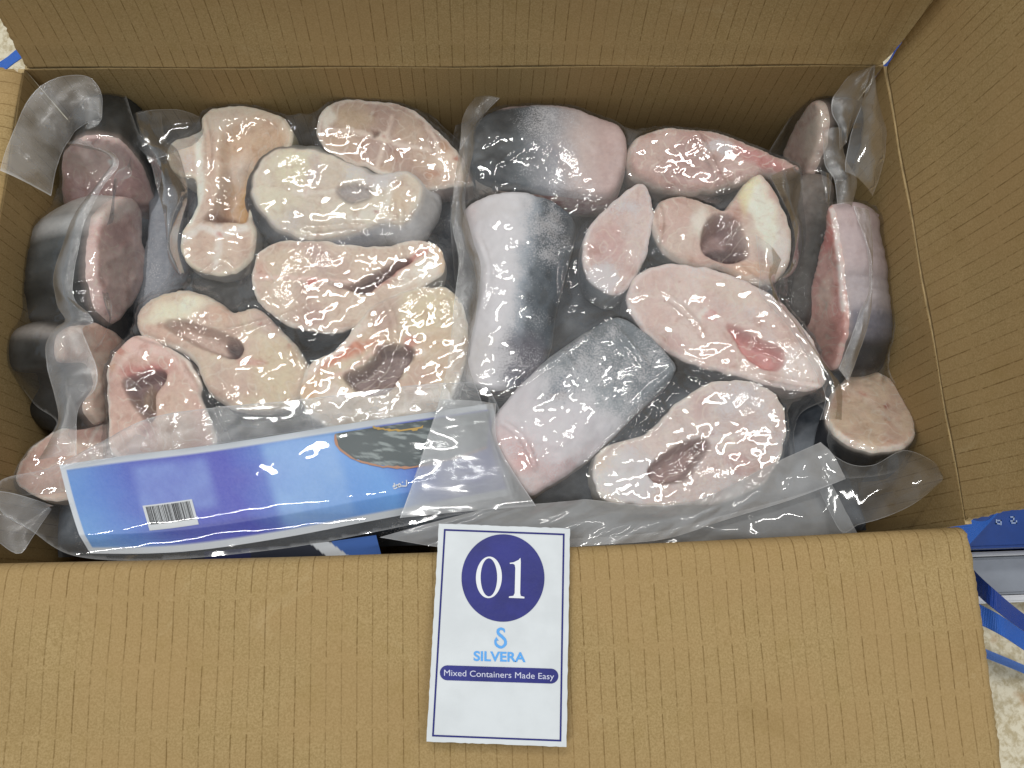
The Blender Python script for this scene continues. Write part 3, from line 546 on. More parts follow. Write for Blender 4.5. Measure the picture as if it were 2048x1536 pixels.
# ---- bag standing along the left wall
steak('leftside', 'pink fish steak standing under black skin in the back left corner',
      [(122, 345), (134, 300), (166, 276), (212, 274), (252, 292), (284, 340), (306, 392), (318, 440), (300, 470), (240, 480), (170, 470), (132, 420)], -0.055, 62, (0.1, -0.93, 0.36), ((196, 168, 162), (176, 142, 140)),
      [('blob', (180, 320), 50, 40, 0, (206, 184, 174), .7), ('blob', (230, 420), 60, 30, 0, (170, 116, 118), .5), ('blob', (290, 410), 16, 40, -20, (190, 158, 152), .5), ('blob', (222, 328), 8, 8, 0, (230, 224, 220), .8)],
      [(200, 270, (42, 44, 44)), (300, 380, (48, 50, 52)), (130, 330, (36, 38, 38))], .1, sfrost=.1, bev=5, rim=(4, (206, 184, 176), .35), bulge=3)
steak('leftside', 'tall fish steak with black and white skin, second along the left wall',
      [(196, 440), (216, 408), (264, 390), (290, 420), (292, 480), (302, 522), (286, 582), (256, 632), (232, 642), (200, 606), (188, 545), (189, 490)], -0.045, 66, (0.95, 0.05, 0.30), ((200, 174, 168), (184, 154, 150)),
      [('blob', (240, 470), 30, 30, 0, (186, 150, 148), .5), ('blob', (225, 420), 40, 20, -20, (216, 204, 198), .7), ('line', [(290, 500), (262, 520), (255, 600)], 6, (170, 140, 136), .5)],
      [(210, 400, (216, 212, 208)), (198, 436, (170, 170, 170)), (190, 475, (74, 78, 80)), (190, 500, (56, 60, 62)), (190, 560, (34, 36, 36)), (220, 640, (38, 38, 38))], .1, sfrost=.12, bev=12, rim=(4, (206, 184, 176), .35), bulge=6)
steak('leftside', 'fish steak with a white streak across black skin, third along the left wall',
      [(118, 690), (140, 655), (200, 648), (250, 672), (268, 720), (262, 780), (236, 830), (196, 850), (176, 810), (196, 770), (180, 730), (130, 722)], -0.046, 66, (0.90, -0.1, 0.42), ((206, 180, 164), (196, 162, 146)),
      [('blob', (220, 690), 30, 20, 20, (206, 156, 140), .6), ('blob', (150, 680), 30, 20, 0, (210, 192, 184), .6)],
      [(131, 664, (150, 144, 140)), (152, 650, (44, 46, 48)), (165, 648, (44, 46, 48)), (117, 690, (34, 36, 36)), (116, 700, (32, 34, 34)), (122, 718, (32, 34, 34)), (140, 728, (34, 36, 36)), (190, 800, (36, 38, 40)), (200, 850, (40, 42, 44)), (180, 770, (36, 38, 38))], .1, sfrost=.06, bev=12, rim=(4, (206, 184, 176), .35), bulge=6)
steak('leftside', 'pale fish steak half hidden by the label pouch in the front left corner',
      [(30, 960), (52, 905), (100, 868), (170, 842), (225, 838), (240, 880), (236, 950), (180, 990), (90, 1000)], -0.060, 36, (0.15, 0, 1), ((206, 182, 168), (192, 158, 146)),
      [('blob', (185, 870), 30, 16, 0, (196, 146, 136), .6), ('blob', (75, 915), 20, 8, -30, (170, 120, 110), .4), ('line', [(200, 850), (180, 890), (190, 920)], 5, (226, 212, 204), .6)], [(50, 900, (200, 186, 176)), (200, 840, (190, 180, 172))], .15)
# ---- bag standing along the right wall
steak('rightside', 'pale fish steak with black skin standing in the back right corner',
      [(1562, 300), (1580, 258), (1602, 222), (1624, 200), (1644, 212), (1648, 262), (1636, 310), (1616, 350), (1590, 360), (1566, 340)], -0.055, 54, (-0.95, -0.15, 0.28), ((200, 178, 166), (190, 162, 152)),
      [('blob', (1630, 260), 14, 50, 10, (214, 204, 188), .6), ('blob', (1590, 310), 20, 30, 0, (190, 156, 148), .5)],
      [(1640, 230, (50, 50, 48)), (1648, 270, (34, 34, 33)), (1620, 350, (40, 40, 40)), (1570, 280, (190, 176, 164))], .08, sfrost=.05, bev=9, rim=(4, (206, 184, 176), .35), bulge=4)
steak('rightside', 'brown grey skinned fish chunk between the right bag and the right wall',
      [(1592, 352), (1640, 340), (1668, 362), (1664, 420), (1650, 480), (1634, 560), (1620, 640), (1578, 640), (1560, 580), (1576, 500), (1584, 420)], -0.052, 40, (-0.35, 0, 1), feats=[('grad', (1580, 350), (1600, 630), [(0, (120, 110, 104), .12), (.5, (86, 84, 80), .14), (1, (56, 52, 50), .1)]), ('blob', (1600, 470), 20, 70, 10, (128, 116, 112), .5)],
      side=[(1600, 360, (100, 94, 88)), (1580, 600, (60, 56, 54))], topskin=True, bev=22, sfrost=.1)
steak('rightside', 'fish steak with white to charcoal skin and a red cut face against the right wall',
      [(1658, 408), (1644, 470), (1624, 560), (1610, 640), (1606, 690), (1628, 725), (1664, 738), (1684, 700), (1692, 620), (1684, 540), (1674, 470)], -0.040, 50, (-0.94, -0.05, 0.33), ((204, 156, 148), (194, 138, 130)),
      [('blob', (1652, 590), 16, 40, 8, (214, 186, 172), .8), ('blob', (1650, 480), 14, 30, 10, (186, 104, 100), .7), ('blob', (1640, 660), 24, 40, 0, (206, 172, 160), .6), ('line', [(1662, 420), (1678, 520), (1686, 620)], 5, (226, 208, 204), .8)],
      [(1660, 410, (214, 192, 194)), (1680, 500, (216, 198, 202)), (1690, 590, (208, 198, 204)), (1690, 640, (130, 130, 144)), (1684, 700, (58, 60, 66)), (1660, 740, (40, 42, 46))], .12, sfrost=.3, bev=5, rim=(4, (206, 184, 176), .35), bulge=5)
steak('rightside', 'round tan fish steak with a black skin edge in the front right corner',
      [(1652, 830), (1664, 780), (1698, 748), (1750, 738), (1798, 766), (1826, 818), (1832, 862), (1806, 892), (1752, 898), (1704, 886), (1668, 864)], -0.044, 42, (-0.05, 0.5, 0.86), ((206, 182, 158), (196, 164, 146)),
      [('blob', (1770, 810), 7, 9, 0, (150, 80, 76), .8), ('blob', (1725, 785), 10, 4, 20, (190, 120, 110), .6), ('line', [(1690, 770), (1740, 810), (1800, 850)], 7, (216, 196, 178), .5)],
      [(1750, 898, (40, 42, 46)), (1800, 890, (38, 40, 42)), (1700, 888, (44, 46, 50)), (1660, 830, (70, 72, 78)), (1830, 850, (90, 84, 80))], .12, sfrost=.05, bev=10)

# ---- frosted dark piece glimpsed under the left bag
steak('left', 'grey frosted fish skin showing between the left side bag and the left bag',
      [(300, 380), (356, 370), (362, 470), (372, 540), (340, 590), (290, 650), (262, 660), (268, 560), (290, 470)], -0.066, 24, (0, 0, 1), ((104, 108, 116), (120, 124, 132)), [], [(300, 400, (90, 94, 100))], .34, topskin=True, bev=12)
steak('left', 'dark skinned fish piece low in the gap in front of the open-bellied steak',
      [(392, 540), (460, 556), (516, 470), (548, 470), (560, 560), (580, 640), (520, 640), (440, 622), (384, 590)], -0.062, 24, (0, 0, 1), ((40, 42, 44), (58, 60, 64)), [], [(400, 560, (50, 52, 54))], .1, topskin=True, bev=12)

# ------------------------------------------------------------------ lower layer of bagged fish, seen in the gaps
def lower():
    xs = np.linspace(C['FL'].x + .012, C['FR'].x - .012, 150); ys = np.linspace(-0.158, 0.150, 80)
    X, Y = np.meshgrid(xs, ys); h = fbm(X * 22 + 3, Y * 22, 3); Z = -0.080 + 0.022 * (h - .5)
    edge = np.minimum(np.minimum((X - xs[0]), (xs[-1] - X)), np.minimum(Y - ys[0], ys[-1] - Y)); Z -= 0.02 * np.exp(-edge / 0.006)
    xl = (X < np.interp(Y, [-.16, .16], [C['FL'].x + .01, C['BL'].x + .01]));
    X = np.where(X < 0, X * np.interp(Y, [-.16, .16], [1, C['BL'].x / C['FL'].x]), X * np.interp(Y, [-.16, .16], [1, C['BR'].x / C['FR'].x]))
    V = np.stack([X, Y, Z], -1).reshape(-1, 3); ny, nx = X.shape
    F = [(j * nx + i, j * nx + i + 1, (j + 1) * nx + i + 1, (j + 1) * nx + i) for j in range(ny - 1) for i in range(nx - 1)]
    t = fbm(X * 30, Y * 30 + 8).ravel()
    col = np.array(S(44, 50, 60)) + (np.array(S(104, 112, 122)) - np.array(S(44, 50, 60))) * sstep(.4, .7, t)[:, None]
    o = obj('vacuum_bag', V, F, M_skin, None, attrs={'Col': col, 'frost': 0.18 + 0.3 * sstep(.5, .8, fbm(X * 60, Y * 60).ravel())})
    tag(o, 'dark bag of frozen fish lying underneath, glimpsed in the gaps between the pieces', 'vacuum bag')
lower()

# ------------------------------------------------------------------ film drawn tight over the pieces
def closing(H, r_cells, R, cell):
    k = np.arange(-r_cells, r_cells + 1); g = (k * cell) ** 2 / (2 * R)
    def dil(A, ax):
        out = np.full_like(A, -9.0); n_ = A.shape[ax]
        for kk, gg in zip(k, g):
            B = np.roll(A, kk, ax) - gg; sl = [slice(None)] * 2
            if kk > 0: sl[ax] = slice(0, kk); B[tuple(sl)] = -9
            elif kk < 0: sl[ax] = slice(n_ + kk, None); B[tuple(sl)] = -9
            out = np.maximum(out, B)
        return out
    D = dil(dil(H, 0), 1); return -dil(dil(-D, 0), 1)
def film(parent, bag, poly_px, zref, floor_z, R=0.016, sp=4.6, cell=0.0015, wr=1.0, hazef=0.11, creases=(), lift=0.0007):
    Vs = []; Fs = []; o = 0
    for (tv, tf, sv, sf) in BODIES[bag]:
        for v, f in ((tv, tf), (sv, sf)):
            Vs.append(v); Fs += [[i + o for i in q] for q in f]; o += len(v)
    bvh = BVHTree.FromPolygons([tuple(v) for v in np.concatenate(Vs)], Fs)
    poly = spline(poly_px, 6.0); P, F = fill(poly, sp); W = unz(P[:, 0], P[:, 1], np.full(len(P), zref))
    x0, y0 = W[:, 0].min() - .02, W[:, 1].min() - .02; nx = int((W[:, 0].max() + .02 - x0) / cell) + 1; ny = int((W[:, 1].max() + .02 - y0) / cell) + 1
    H = np.full((ny, nx), floor_z); dn = Vector((0, 0, -1))
    for j in range(ny):
        for i in range(nx):
            hit = bvh.ray_cast(Vector((x0 + i * cell, y0 + j * cell, 0.1)), dn)
            if hit[0] is not None: H[j, i] = max(H[j, i], hit[0].z)
    H0 = H.copy()
    for ax in (0, 1): H = np.maximum(H, np.maximum(np.roll(H, 1, ax), np.roll(H, -1, ax)))
    Cc = closing(H, int(0.03 / cell), R, cell)
    for _ in range(2): Cc = np.maximum((Cc + np.roll(Cc, 1, 0) + np.roll(Cc, -1, 0) + np.roll(Cc, 1, 1) + np.roll(Cc, -1, 1)) / 5, H)
    def samp(A, X, Y):
        fx = np.clip((X - x0) / cell, 0, nx - 1.001); fy = np.clip((Y - y0) / cell, 0, ny - 1.001); i = fx.astype(int); j = fy.astype(int); u = fx - i; v = fy - j
        return A[j, i] * (1 - u) * (1 - v) + A[j, i + 1] * u * (1 - v) + A[j + 1, i] * (1 - u) * v + A[j + 1, i + 1] * u * v
    z = samp(Cc, W[:, 0], W[:, 1]); g = z - samp(H0, W[:, 0], W[:, 1])
    gap = sstep(0.001, 0.008, g)
    n_ = fbm(P[:, 0] / 30 + 3, P[:, 1] / 30, 3); rid = 1 - np.abs(2 * fbm(P[:, 0] / 46 + 9, P[:, 1] / 46 + 4, 3) - 1) * 3
    z = z + lift + wr * (0.0022 * gap * np.clip(rid, 0, 1) ** 3 + 0.0008 * (n_ - .4) * (0.3 + gap))
    for ck in creases:
        sp_ = spline(ck, 6, False); dl = segdist(P, sp_, False); e0 = np.hypot(*(P - sp_[0]).T); e1 = np.hypot(*(P - sp_[-1]).T)
        z = z + 0.0024 * np.exp(-(dl / 4.5) ** 2) * sstep(0, 40, e0) * sstep(0, 40, e1)
    d = segdist(P, poly)
    W2 = np.stack([W[:, 0], W[:, 1], z], 1)
    edge = sstep(4.0, 0.0, d) * 0.5
    return obj('film', W2, [f[::-1] for f in F], M_film, parent, attrs={'edge': edge, 'haze': hazef * gap + 0.03 * sstep(.5, .8, n_)})

def ribbon(parent, name, A, B, m, nn=None, mm=10, crown=0.0, wr=0.0006, haze=0.0, edges=(1, 1, 0, 0)):
    """strip of film between two edge lines given as (pixel x, pixel y, height)"""
    L_ = np.linalg.norm(np.diff(np.array(A, float)[:, :2], axis=0), axis=1).sum(); nn = nn or max(12, int(L_ / 7))
    a = resample(A, nn); b = resample(B, nn); a3 = unz(a[:, 0], a[:, 1], a[:, 2]); b3 = unz(b[:, 0], b[:, 1], b[:, 2])
    w0 = np.linalg.norm(b3 - a3, axis=1).mean(); lip = min(.1, .0005 / w0); t = np.r_[0, np.linspace(lip, 1 - lip, mm - 1), 1]; V = a3[:, None] * (1 - t)[None, :, None] + b3[:, None] * t[None, :, None]
    ss = np.r_[0, np.cumsum(np.linalg.norm(np.diff((a3 + b3) / 2, axis=0), axis=1))]; wd = np.linalg.norm(b3 - a3, axis=1)
    V[..., 2] += crown * np.sin(np.pi * t)[None] + wr * (fbm(ss[:, None] * 60 + L_, t[None] * 2 + 0 * ss[:, None], 3) - .5) * 4
    uv = np.stack([np.broadcast_to(ss[:, None], V.shape[:2]), t[None] * wd[:, None]], -1)
    e = np.zeros(V.shape[:2]); e[:, 0] = edges[0]; e[:, -1] = np.maximum(e[:, -1], edges[1]); e[0] = np.maximum(e[0], edges[2]); e[-1] = np.maximum(e[-1], edges[3])
    k = mm + 1; F = [(i * k + j, i * k + j + 1, (i + 1) * k + j + 1, (i + 1) * k + j) for i in range(nn - 1) for j in range(mm)]
    # a narrow lip carries the whitened cut edge
    tt = t.copy()
    return obj(name, V.reshape(-1, 3), F, m, parent, uv=uv.reshape(-1, 2), attrs={'edge': e.ravel() * .8, 'haze': np.full(V.shape[0] * V.shape[1], haze)})
def Z(pts, z): return [(x, y, z) for x, y in pts] if not isinstance(z, (list, tuple)) else [(x, y, zz) for (x, y), zz in zip(pts, np.interp(np.linspace(0, 1, len(pts)), np.linspace(0, 1, len(z)), z))]

bagL = empty('vacuum_bag', U(600, 560, -0.085), 'clear vacuum bag of fish steaks filling the left half of the carton', 'vacuum bag', 'vacuum bags lying flat on top')
bagR = empty('vacuum_bag', U(1260, 600, -0.085), 'frosty vacuum bag of fish chunks filling the right half of the carton', 'vacuum bag', 'vacuum bags lying flat on top')
bagLS = empty('vacuum_bag', U(170, 600, -0.12), 'vacuum bag standing on edge against the left carton wall, ruffled seam up', 'vacuum bag', 'vacuum bags standing against the walls')
bagRS = empty('vacuum_bag', U(1700, 560, -0.12), 'vacuum bag standing on edge against the right carton wall, crumpled seam up', 'vacuum bag', 'vacuum bags standing against the walls')
CL = [[(795, 400), (806, 450), (800, 500), (812, 545)], [(440, 690), (520, 668), (600, 640), (650, 615)], [(404, 235), (425, 275), (432, 330), (420, 380)], [(455, 420), (505, 400), (515, 340)], [(330, 580), (400, 560), (450, 530), (480, 560)], [(590, 470), (640, 478), (720, 470), (800, 482)],
      [(760, 600), (790, 650), (795, 720)], [(700, 690), (730, 720), (745, 760)], [(880, 560), (900, 600), (925, 680)], [(590, 640), (600, 690), (615, 760)], [(380, 720), (430, 800), (460, 870)], [(270, 640), (290, 680), (360, 705)], [(560, 290), (600, 250), (640, 240)], [(860, 370), (900, 420), (930, 440)]]
CR = [[(985, 372), (1020, 340), (1060, 320)], [(1365, 280), (1400, 330), (1440, 390), (1450, 420)], [(1130, 470), (1120, 560), (1130, 600), (1160, 620)], [(1180, 640), (1230, 610), (1245, 580)], [(1020, 790), (1100, 740), (1180, 680)], [(1090, 690), (1130, 740), (1150, 790)], [(1215, 670), (1260, 730), (1290, 770)], [(990, 850), (1040, 890), (1070, 960)],
      [(1300, 600), (1370, 660), (1390, 700)], [(1250, 830), (1330, 760), (1380, 735)], [(1180, 930), (1240, 880), (1320, 850)], [(1480, 760), (1540, 775), (1640, 790)], [(1440, 540), (1500, 590), (1560, 640)], [(1300, 385), (1350, 395), (1420, 400), (1500, 350)], [(950, 480), (975, 560), (960, 650)], [(1550, 830), (1590, 900), (1560, 980)], [(1290, 400), (1310, 470), (1290, 540)]]
film(bagL, 'left', [(262, 240), (330, 222), (400, 214), (480, 198), (560, 215), (610, 245), (640, 205), (720, 188), (830, 202), (930, 290), (985, 365), (970, 440), (940, 560), (945, 700), (925, 790), (880, 880), (600, 900), (400, 935), (212, 935), (200, 800), (208, 720), (255, 650), (270, 600), (320, 565), (335, 480), (320, 400), (290, 330)], -0.055, -0.075, creases=CL, hazef=.07)
film(bagR, 'right', [(912, 220), (955, 186), (1000, 192), (1130, 192), (1260, 238), (1440, 240), (1615, 322), (1612, 380), (1600, 480), (1605, 580), (1660, 690), (1672, 785), (1600, 830), (1600, 910), (1550, 1000), (1400, 1030), (1180, 1030), (1030, 1020), (965, 880), (975, 800), (912, 770), (912, 600), (900, 420)], -0.055, -0.075, hazef=0.10, creases=CR)
film(bagLS, 'leftside', [(112, 260), (150, 195), (210, 182), (275, 225), (318, 380), (325, 470), (308, 560), (285, 650), (275, 720), (255, 800), (245, 900), (200, 960), (20, 985), (45, 900), (110, 845), (60, 800), (25, 700), (42, 620), (70, 500), (105, 400)], -0.05, -0.10, hazef=.03)
film(bagRS, 'rightside', [(1555, 300), (1590, 220), (1625, 188), (1690, 190), (1765, 320), (1762, 420), (1784, 560), (1780, 720), (1842, 850), (1836, 925), (1700, 955), (1650, 885), (1640, 780), (1600, 650), (1560, 600), (1590, 450), (1600, 360)], -0.05, -0.10, hazef=.03)

# loose margins, seals and folds of the bags
ribbon(bagR, 'seal_strip', Z([(962, 182), (928, 230), (920, 290), (903, 430), (917, 520), (908, 610), (897, 720), (878, 800), (850, 890), (820, 980), (800, 1036)], [-.035, -.03, -.028, -.02]),
       Z([(1000, 196), (965, 235), (948, 300), (930, 400), (946, 480), (962, 540), (950, 640), (936, 720), (962, 800), (986, 880), (1010, 950), (1030, 1008)], [-.036, -.034, -.033, -.028]), M_seal, crown=.002)
ribbon(bagR, 'seal_strip', Z([(985, 1015), (1080, 1006), (1180, 1000), (1260, 1008), (1350, 1010), (1430, 986), (1540, 930), (1642, 884)], -.020), Z([(760, 1075), (930, 1100), (1080, 1096), (1200, 1090), (1330, 1078), (1450, 1040), (1580, 1000), (1690, 958)], [-.014, -.012, -.016, -.018]), M_loose, crown=.006, mm=16, wr=.0026, haze=.36)
ribbon(bagR, 'film_fold', Z([(1080, 1080), (1300, 1066), (1450, 1030), (1580, 995), (1660, 968)], -.026), Z([(1080, 1112), (1300, 1106), (1450, 1098), (1600, 1090), (1720, 1080)], -.030), M_loose, crown=.003, wr=.0018, haze=.28)
ribbon(bagR, 'seal_corner', Z([(1640, 884), (1690, 925), (1745, 930), (1810, 900), (1868, 925), (1881, 950)], [-.02, -.016]), Z([(1640, 980), (1682, 1062), (1715, 1050), (1762, 1037), (1825, 1010), (1878, 968)], [-.02, -.014]), M_loose, crown=.004, wr=.001)
ribbon(bagR, 'film_fold', Z([(1512, 470), (1520, 540), (1522, 590), (1570, 645), (1620, 720), (1650, 790), (1640, 840)], -.030), Z([(1562, 520), (1550, 560), (1562, 600), (1608, 662), (1655, 730), (1682, 775), (1684, 840)], -.032), M_loose, crown=.003)
ribbon(bagR, 'film_fold', Z([(1540, 352), (1575, 420), (1590, 480), (1580, 535), (1550, 560)], -.035), Z([(1600, 330), (1606, 400), (1612, 480), (1594, 545), (1560, 572)], -.045), M_loose, crown=.002)
ribbon(bagL, 'film_fold', Z([(262, 235), (276, 290), (300, 322), (312, 370), (326, 420), (333, 470), (338, 520), (366, 562)], -.034), Z([(322, 226), (332, 280), (356, 302), (372, 360), (374, 400), (362, 440), (354, 490), (370, 548)], -.040), M_loose, crown=.006, wr=.001)
ribbon(bagL, 'film_corner', Z([(262, 233), (300, 222), (360, 219), (402, 236)], -.036), Z([(300, 326), (350, 302), (386, 290), (406, 268)], -.04), M_loose, crown=.004, wr=.0015)
ribbon(bagLS, 'seal_corner', Z([(0, 341), (12, 300), (30, 255), (55, 200), (90, 166), (140, 150), (180, 155), (203, 188), (203, 238)], [.012, .004, -.01]), Z([(102, 392), (112, 345), (124, 305), (138, 280), (150, 262), (166, 250), (180, 244), (194, 240), (202, 239)], [-.004, -.014, -.014]), M_seal, crown=.003, wr=.0004, edges=(1, 1, 1, 0))
ribbon(bagLS, 'seal_strip', Z([(165, 200), (172, 235), (160, 275), (132, 288), (190, 300), (232, 312), (198, 362), (148, 430), (122, 500), (107, 560), (114, 610), (130, 640), (112, 655), (92, 690), (95, 740), (108, 790), (116, 840), (100, 880), (75, 920)], [-.016, -.018, -.02, -.016, -.02, -.026]),
       Z([(200, 196), (204, 235), (190, 258), (184, 290), (222, 304), (238, 330), (206, 372), (176, 430), (160, 480), (147, 560), (150, 600), (176, 626), (186, 645), (164, 656), (176, 690), (196, 742), (190, 780), (156, 820), (152, 910)], [-.014, -.016, -.018, -.014, -.018, -.026]), M_seal, nn=130, crown=.002)
ribbon(bagLS, 'film_fold', Z([(262, 300), (256, 330), (232, 345), (225, 380), (218, 440), (192, 500), (200, 560), (210, 610), (220, 645), (200, 690)], -.03), Z([(258, 305), (262, 350), (238, 362), (230, 395), (226, 440), (200, 500), (208, 560), (224, 615), (216, 655), (188, 700)], -.034), M_loose)
ribbon(bagRS, 'seal_corner', Z([(1742, 138), (1700, 152), (1672, 186), (1660, 206), (1664, 236), (1676, 262), (1680, 300)], [-.004, -.012]), Z([(1742, 140), (1732, 170), (1724, 200), (1718, 222), (1712, 236), (1702, 262), (1690, 290)], [-.004, -.014]), M_seal, crown=.004, wr=.002)
ribbon(bagRS, 'seal_strip', Z([(1742, 139), (1735, 170), (1714, 235), (1702, 270), (1692, 320), (1690, 345)], [-.002, -.012]), Z([(1744, 139), (1756, 200), (1772, 258), (1768, 310), (1760, 350), (1745, 392)], [-.004, -.012]), M_loose, crown=.004, wr=.0016, haze=.08)
ribbon(bagRS, 'film_fold', Z([(1646, 262), (1650, 330), (1668, 360), (1674, 412)], -.02), Z([(1682, 258), (1692, 320), (1712, 360), (1706, 412)], -.02), M_seal, crown=.003, wr=.001)
ribbon(bagRS, 'seal_strip', Z([(1706, 412), (1734, 500), (1738, 580), (1720, 622), (1700, 682), (1676, 738)], -.022), Z([(1738, 420), (1746, 500), (1744, 590), (1738, 642), (1720, 702), (1696, 764)], -.022), M_seal, crown=.001)
ribbon(bagRS, 'film_fold', Z([(1640, 340), (1650, 380), (1656, 430)], -.03), Z([(1664, 350), (1660, 400), (1660, 450)], -.03), M_loose)

# ------------------------------------------------------------------ printed paper label in the left bag's header
def grid_label(name, top, bot, zt, zb, fn, nu, nv, parent=None, lift=0.0, bend=0.0, matl=None):
    a = resample(Z(top, zt), nu + 1); b = resample(Z(bot, zb), nu + 1); a3 = unz(a[:, 0], a[:, 1], a[:, 2]); b3 = unz(b[:, 0], b[:, 1], b[:, 2])
    t = np.linspace(0, 1, nv + 1); V = a3[:, None] * (1 - t)[None, :, None] + b3[:, None] * t[None, :, None]
    u = np.linspace(0, 1, nu + 1)[:, None] + 0 * t[None]; v = t[None] + 0 * u
    V[..., 2] += lift + bend * np.sin(np.pi * v) + 0.0008 * np.sin(u * 9 + 1) - 0.006 * np.clip(v - .8, 0, 1) * 5 * bend / max(bend, 1e-6)
    col = fn(u, v).reshape(-1, 3); k = nv + 1
    F = [(i * k + j, (i + 1) * k + j, (i + 1) * k + j + 1, i * k + j + 1) for i in range(nu) for j in range(nv)]
    o = obj(name, V.reshape(-1, 3), F, matl, parent, attrs={'Col': col}); return o, V
def print_mat():
    m, nt, out = mat('printed_paper'); p = N(nt, 'ShaderNodeBsdfPrincipled'); p.inputs['Roughness'].default_value = .4
    a = N(nt, 'ShaderNodeAttribute', attribute_name='Col'); L(nt, a.outputs[0], p.inputs['Base Color']); L(nt, p.outputs[0], out.inputs[0]); return m
M_print = print_mat()
LT = [(120, 931), (250, 912), (400, 893), (560, 869), (690, 849), (850, 826), (985, 806)]
LB = [(172, 1106), (290, 1106), (400, 1098), (560, 1074), (720, 1044), (880, 1014), (1030, 986)]
def lab(u, v):
    uu = u + 0.0 * v; base = np.zeros(u.shape + (3,))
    stops = [(0, (118, 170, 236)), (.10, (104, 146, 226)), (.22, (92, 104, 204)), (.38, (86, 92, 200)), (.54, (108, 158, 234)), (.68, (112, 172, 244)), (.8, (72, 100, 204)), (1, (70, 74, 180))]
    d = uu + (v - .5) * -0.10 + (fbm(u * 7, v * 2.5) - .5) * .12
    for q in range(3): base[..., q] = np.interp(d, [s_[0] for s_ in stops], [S(*s_[1])[q] for s_ in stops])
    def patch(u0, u1, v0, v1, c, st):
        k = sstep(u0 - .015, u0 + .015, uu) * sstep(u1 + .015, u1 - .015, uu) * sstep(v0 - .06, v0 + .06, v) * sstep(v1 + .06, v1 - .06, v)
        k = k * (0.55 + .9 * fbm(u * 30 + 4, v * 6)) * st; base[:] = base + (np.array(S(*c)) - base) * np.clip(k, 0, 1)[..., None]
    patch(.16, .33, .12, .62, (136, 160, 232), .75); patch(.46, .63, .06, .93, (148, 190, 246), .7)
    base += ((fbm(u * 300, v * 60, 2) - .5) * .05)[..., None]
    bw = np.minimum(np.minimum(u * 0.30, (1 - u) * 0.30), np.minimum(v * .058, (1 - v) * .058)); k = sstep(.0042, .0034, bw)
    return np.clip(base + (np.array(S(226, 232, 240)) - base) * k[..., None], 0, 1)
lroot, LV = grid_label('product_label', LT, LB, [-.027, -.028, -.042], [-.025, -.026, -.042], lab, 420, 90, None, 0, .002, M_print)
tag(lroot, 'long blue printed label with white border tucked in the left bag header', 'label')
def onlabel(u, v, lift=.0004):
    fu = np.clip(np.asarray(u, float), 0, .9999) * 420; fv = np.clip(np.asarray(v, float), 0, .9999) * 90; i = fu.astype(int); j = fv.astype(int); a = (fu - i)[..., None]; b = (fv - j)[..., None]
    p = LV[i, j] * (1 - a) * (1 - b) + LV[i + 1, j] * a * (1 - b) + LV[i, j + 1] * (1 - a) * b + LV[i + 1, j + 1] * a * b
    p = p.copy(); p[..., 2] += lift; return p
def label_of_px(px, py):
    # nearest label parameter of a pixel
    from_u = np.linspace(0, 1, 301); from_v = np.linspace(0, 1, 61); UU, VV = np.meshgrid(from_u, from_v, indexing='ij'); p = onlabel(UU, VV, 0)
    q = (p - CAMn) @ ROTn; X = 1024 + FPX * q[..., 0] / -q[..., 2]; Y = 768 - FPX * q[..., 1] / -q[..., 2]
    k = np.argmin((X - px) ** 2 + (Y - py) ** 2); i, j = np.unravel_index(k, X.shape); return from_u[i], from_v[j]
M_white = simple('white_print', S(228, 232, 236), .4); M_ink = simple('black_ink', S(26, 28, 34), .5); M_navy = simple('navy_ink', S(36, 40, 116), .5, .2); M_sky = simple('sky_blue_ink', S(82, 164, 236), .4)
M_orange = simple('orange_ink', S(190, 132, 98), .4)
def patch_on_label(name, quad_uv, m, parent, lift, nu=8, nv=4):
    (u0, v0), (u1, v1), (u2, v2), (u3, v3) = quad_uv; s, t = np.meshgrid(np.linspace(0, 1, nu + 1), np.linspace(0, 1, nv + 1), indexing='ij')
    u = u0 * (1 - s) * (1 - t) + u1 * s * (1 - t) + u2 * s * t + u3 * (1 - s) * t; v = v0 * (1 - s) * (1 - t) + v1 * s * (1 - t) + v2 * s * t + v3 * (1 - s) * t
    V = onlabel(u, v, lift).reshape(-1, 3); k = nv + 1; F = [(i * k + j, (i + 1) * k + j, (i + 1) * k + j + 1, i * k + j + 1) for i in range(nu) for j in range(nv)]
    return V, F
bq = [label_of_px(*p) for p in ((285, 1011), (385, 998), (399, 1047), (300, 1060))]
V, F = patch_on_label('barcode', bq, M_white, lroot, .0004); bc = obj('barcode', V, F, M_white, lroot)
rs = np.random.RandomState(3); V = []; F = []; t = .06
while t < .94:
    w_ = rs.choice([.006, .010, .016, .022]); g_ = rs.choice([.008, .012, .018])
    def P_(s, tt): a = np.array(bq); return tuple((a[0] * (1 - s) + a[1] * s) * (1 - tt) + (a[3] * (1 - s) + a[2] * s) * tt)
    v_, f_ = patch_on_label('', [P_(t, .06), P_(t + w_, .06), P_(t + w_, .78), P_(t, .78)], None, None, .0008, 1, 3); F += [[i + len(V) for i in q] for q in f_]; V += list(v_); t += w_ + g_
obj('bars', V, F, M_ink, bc)
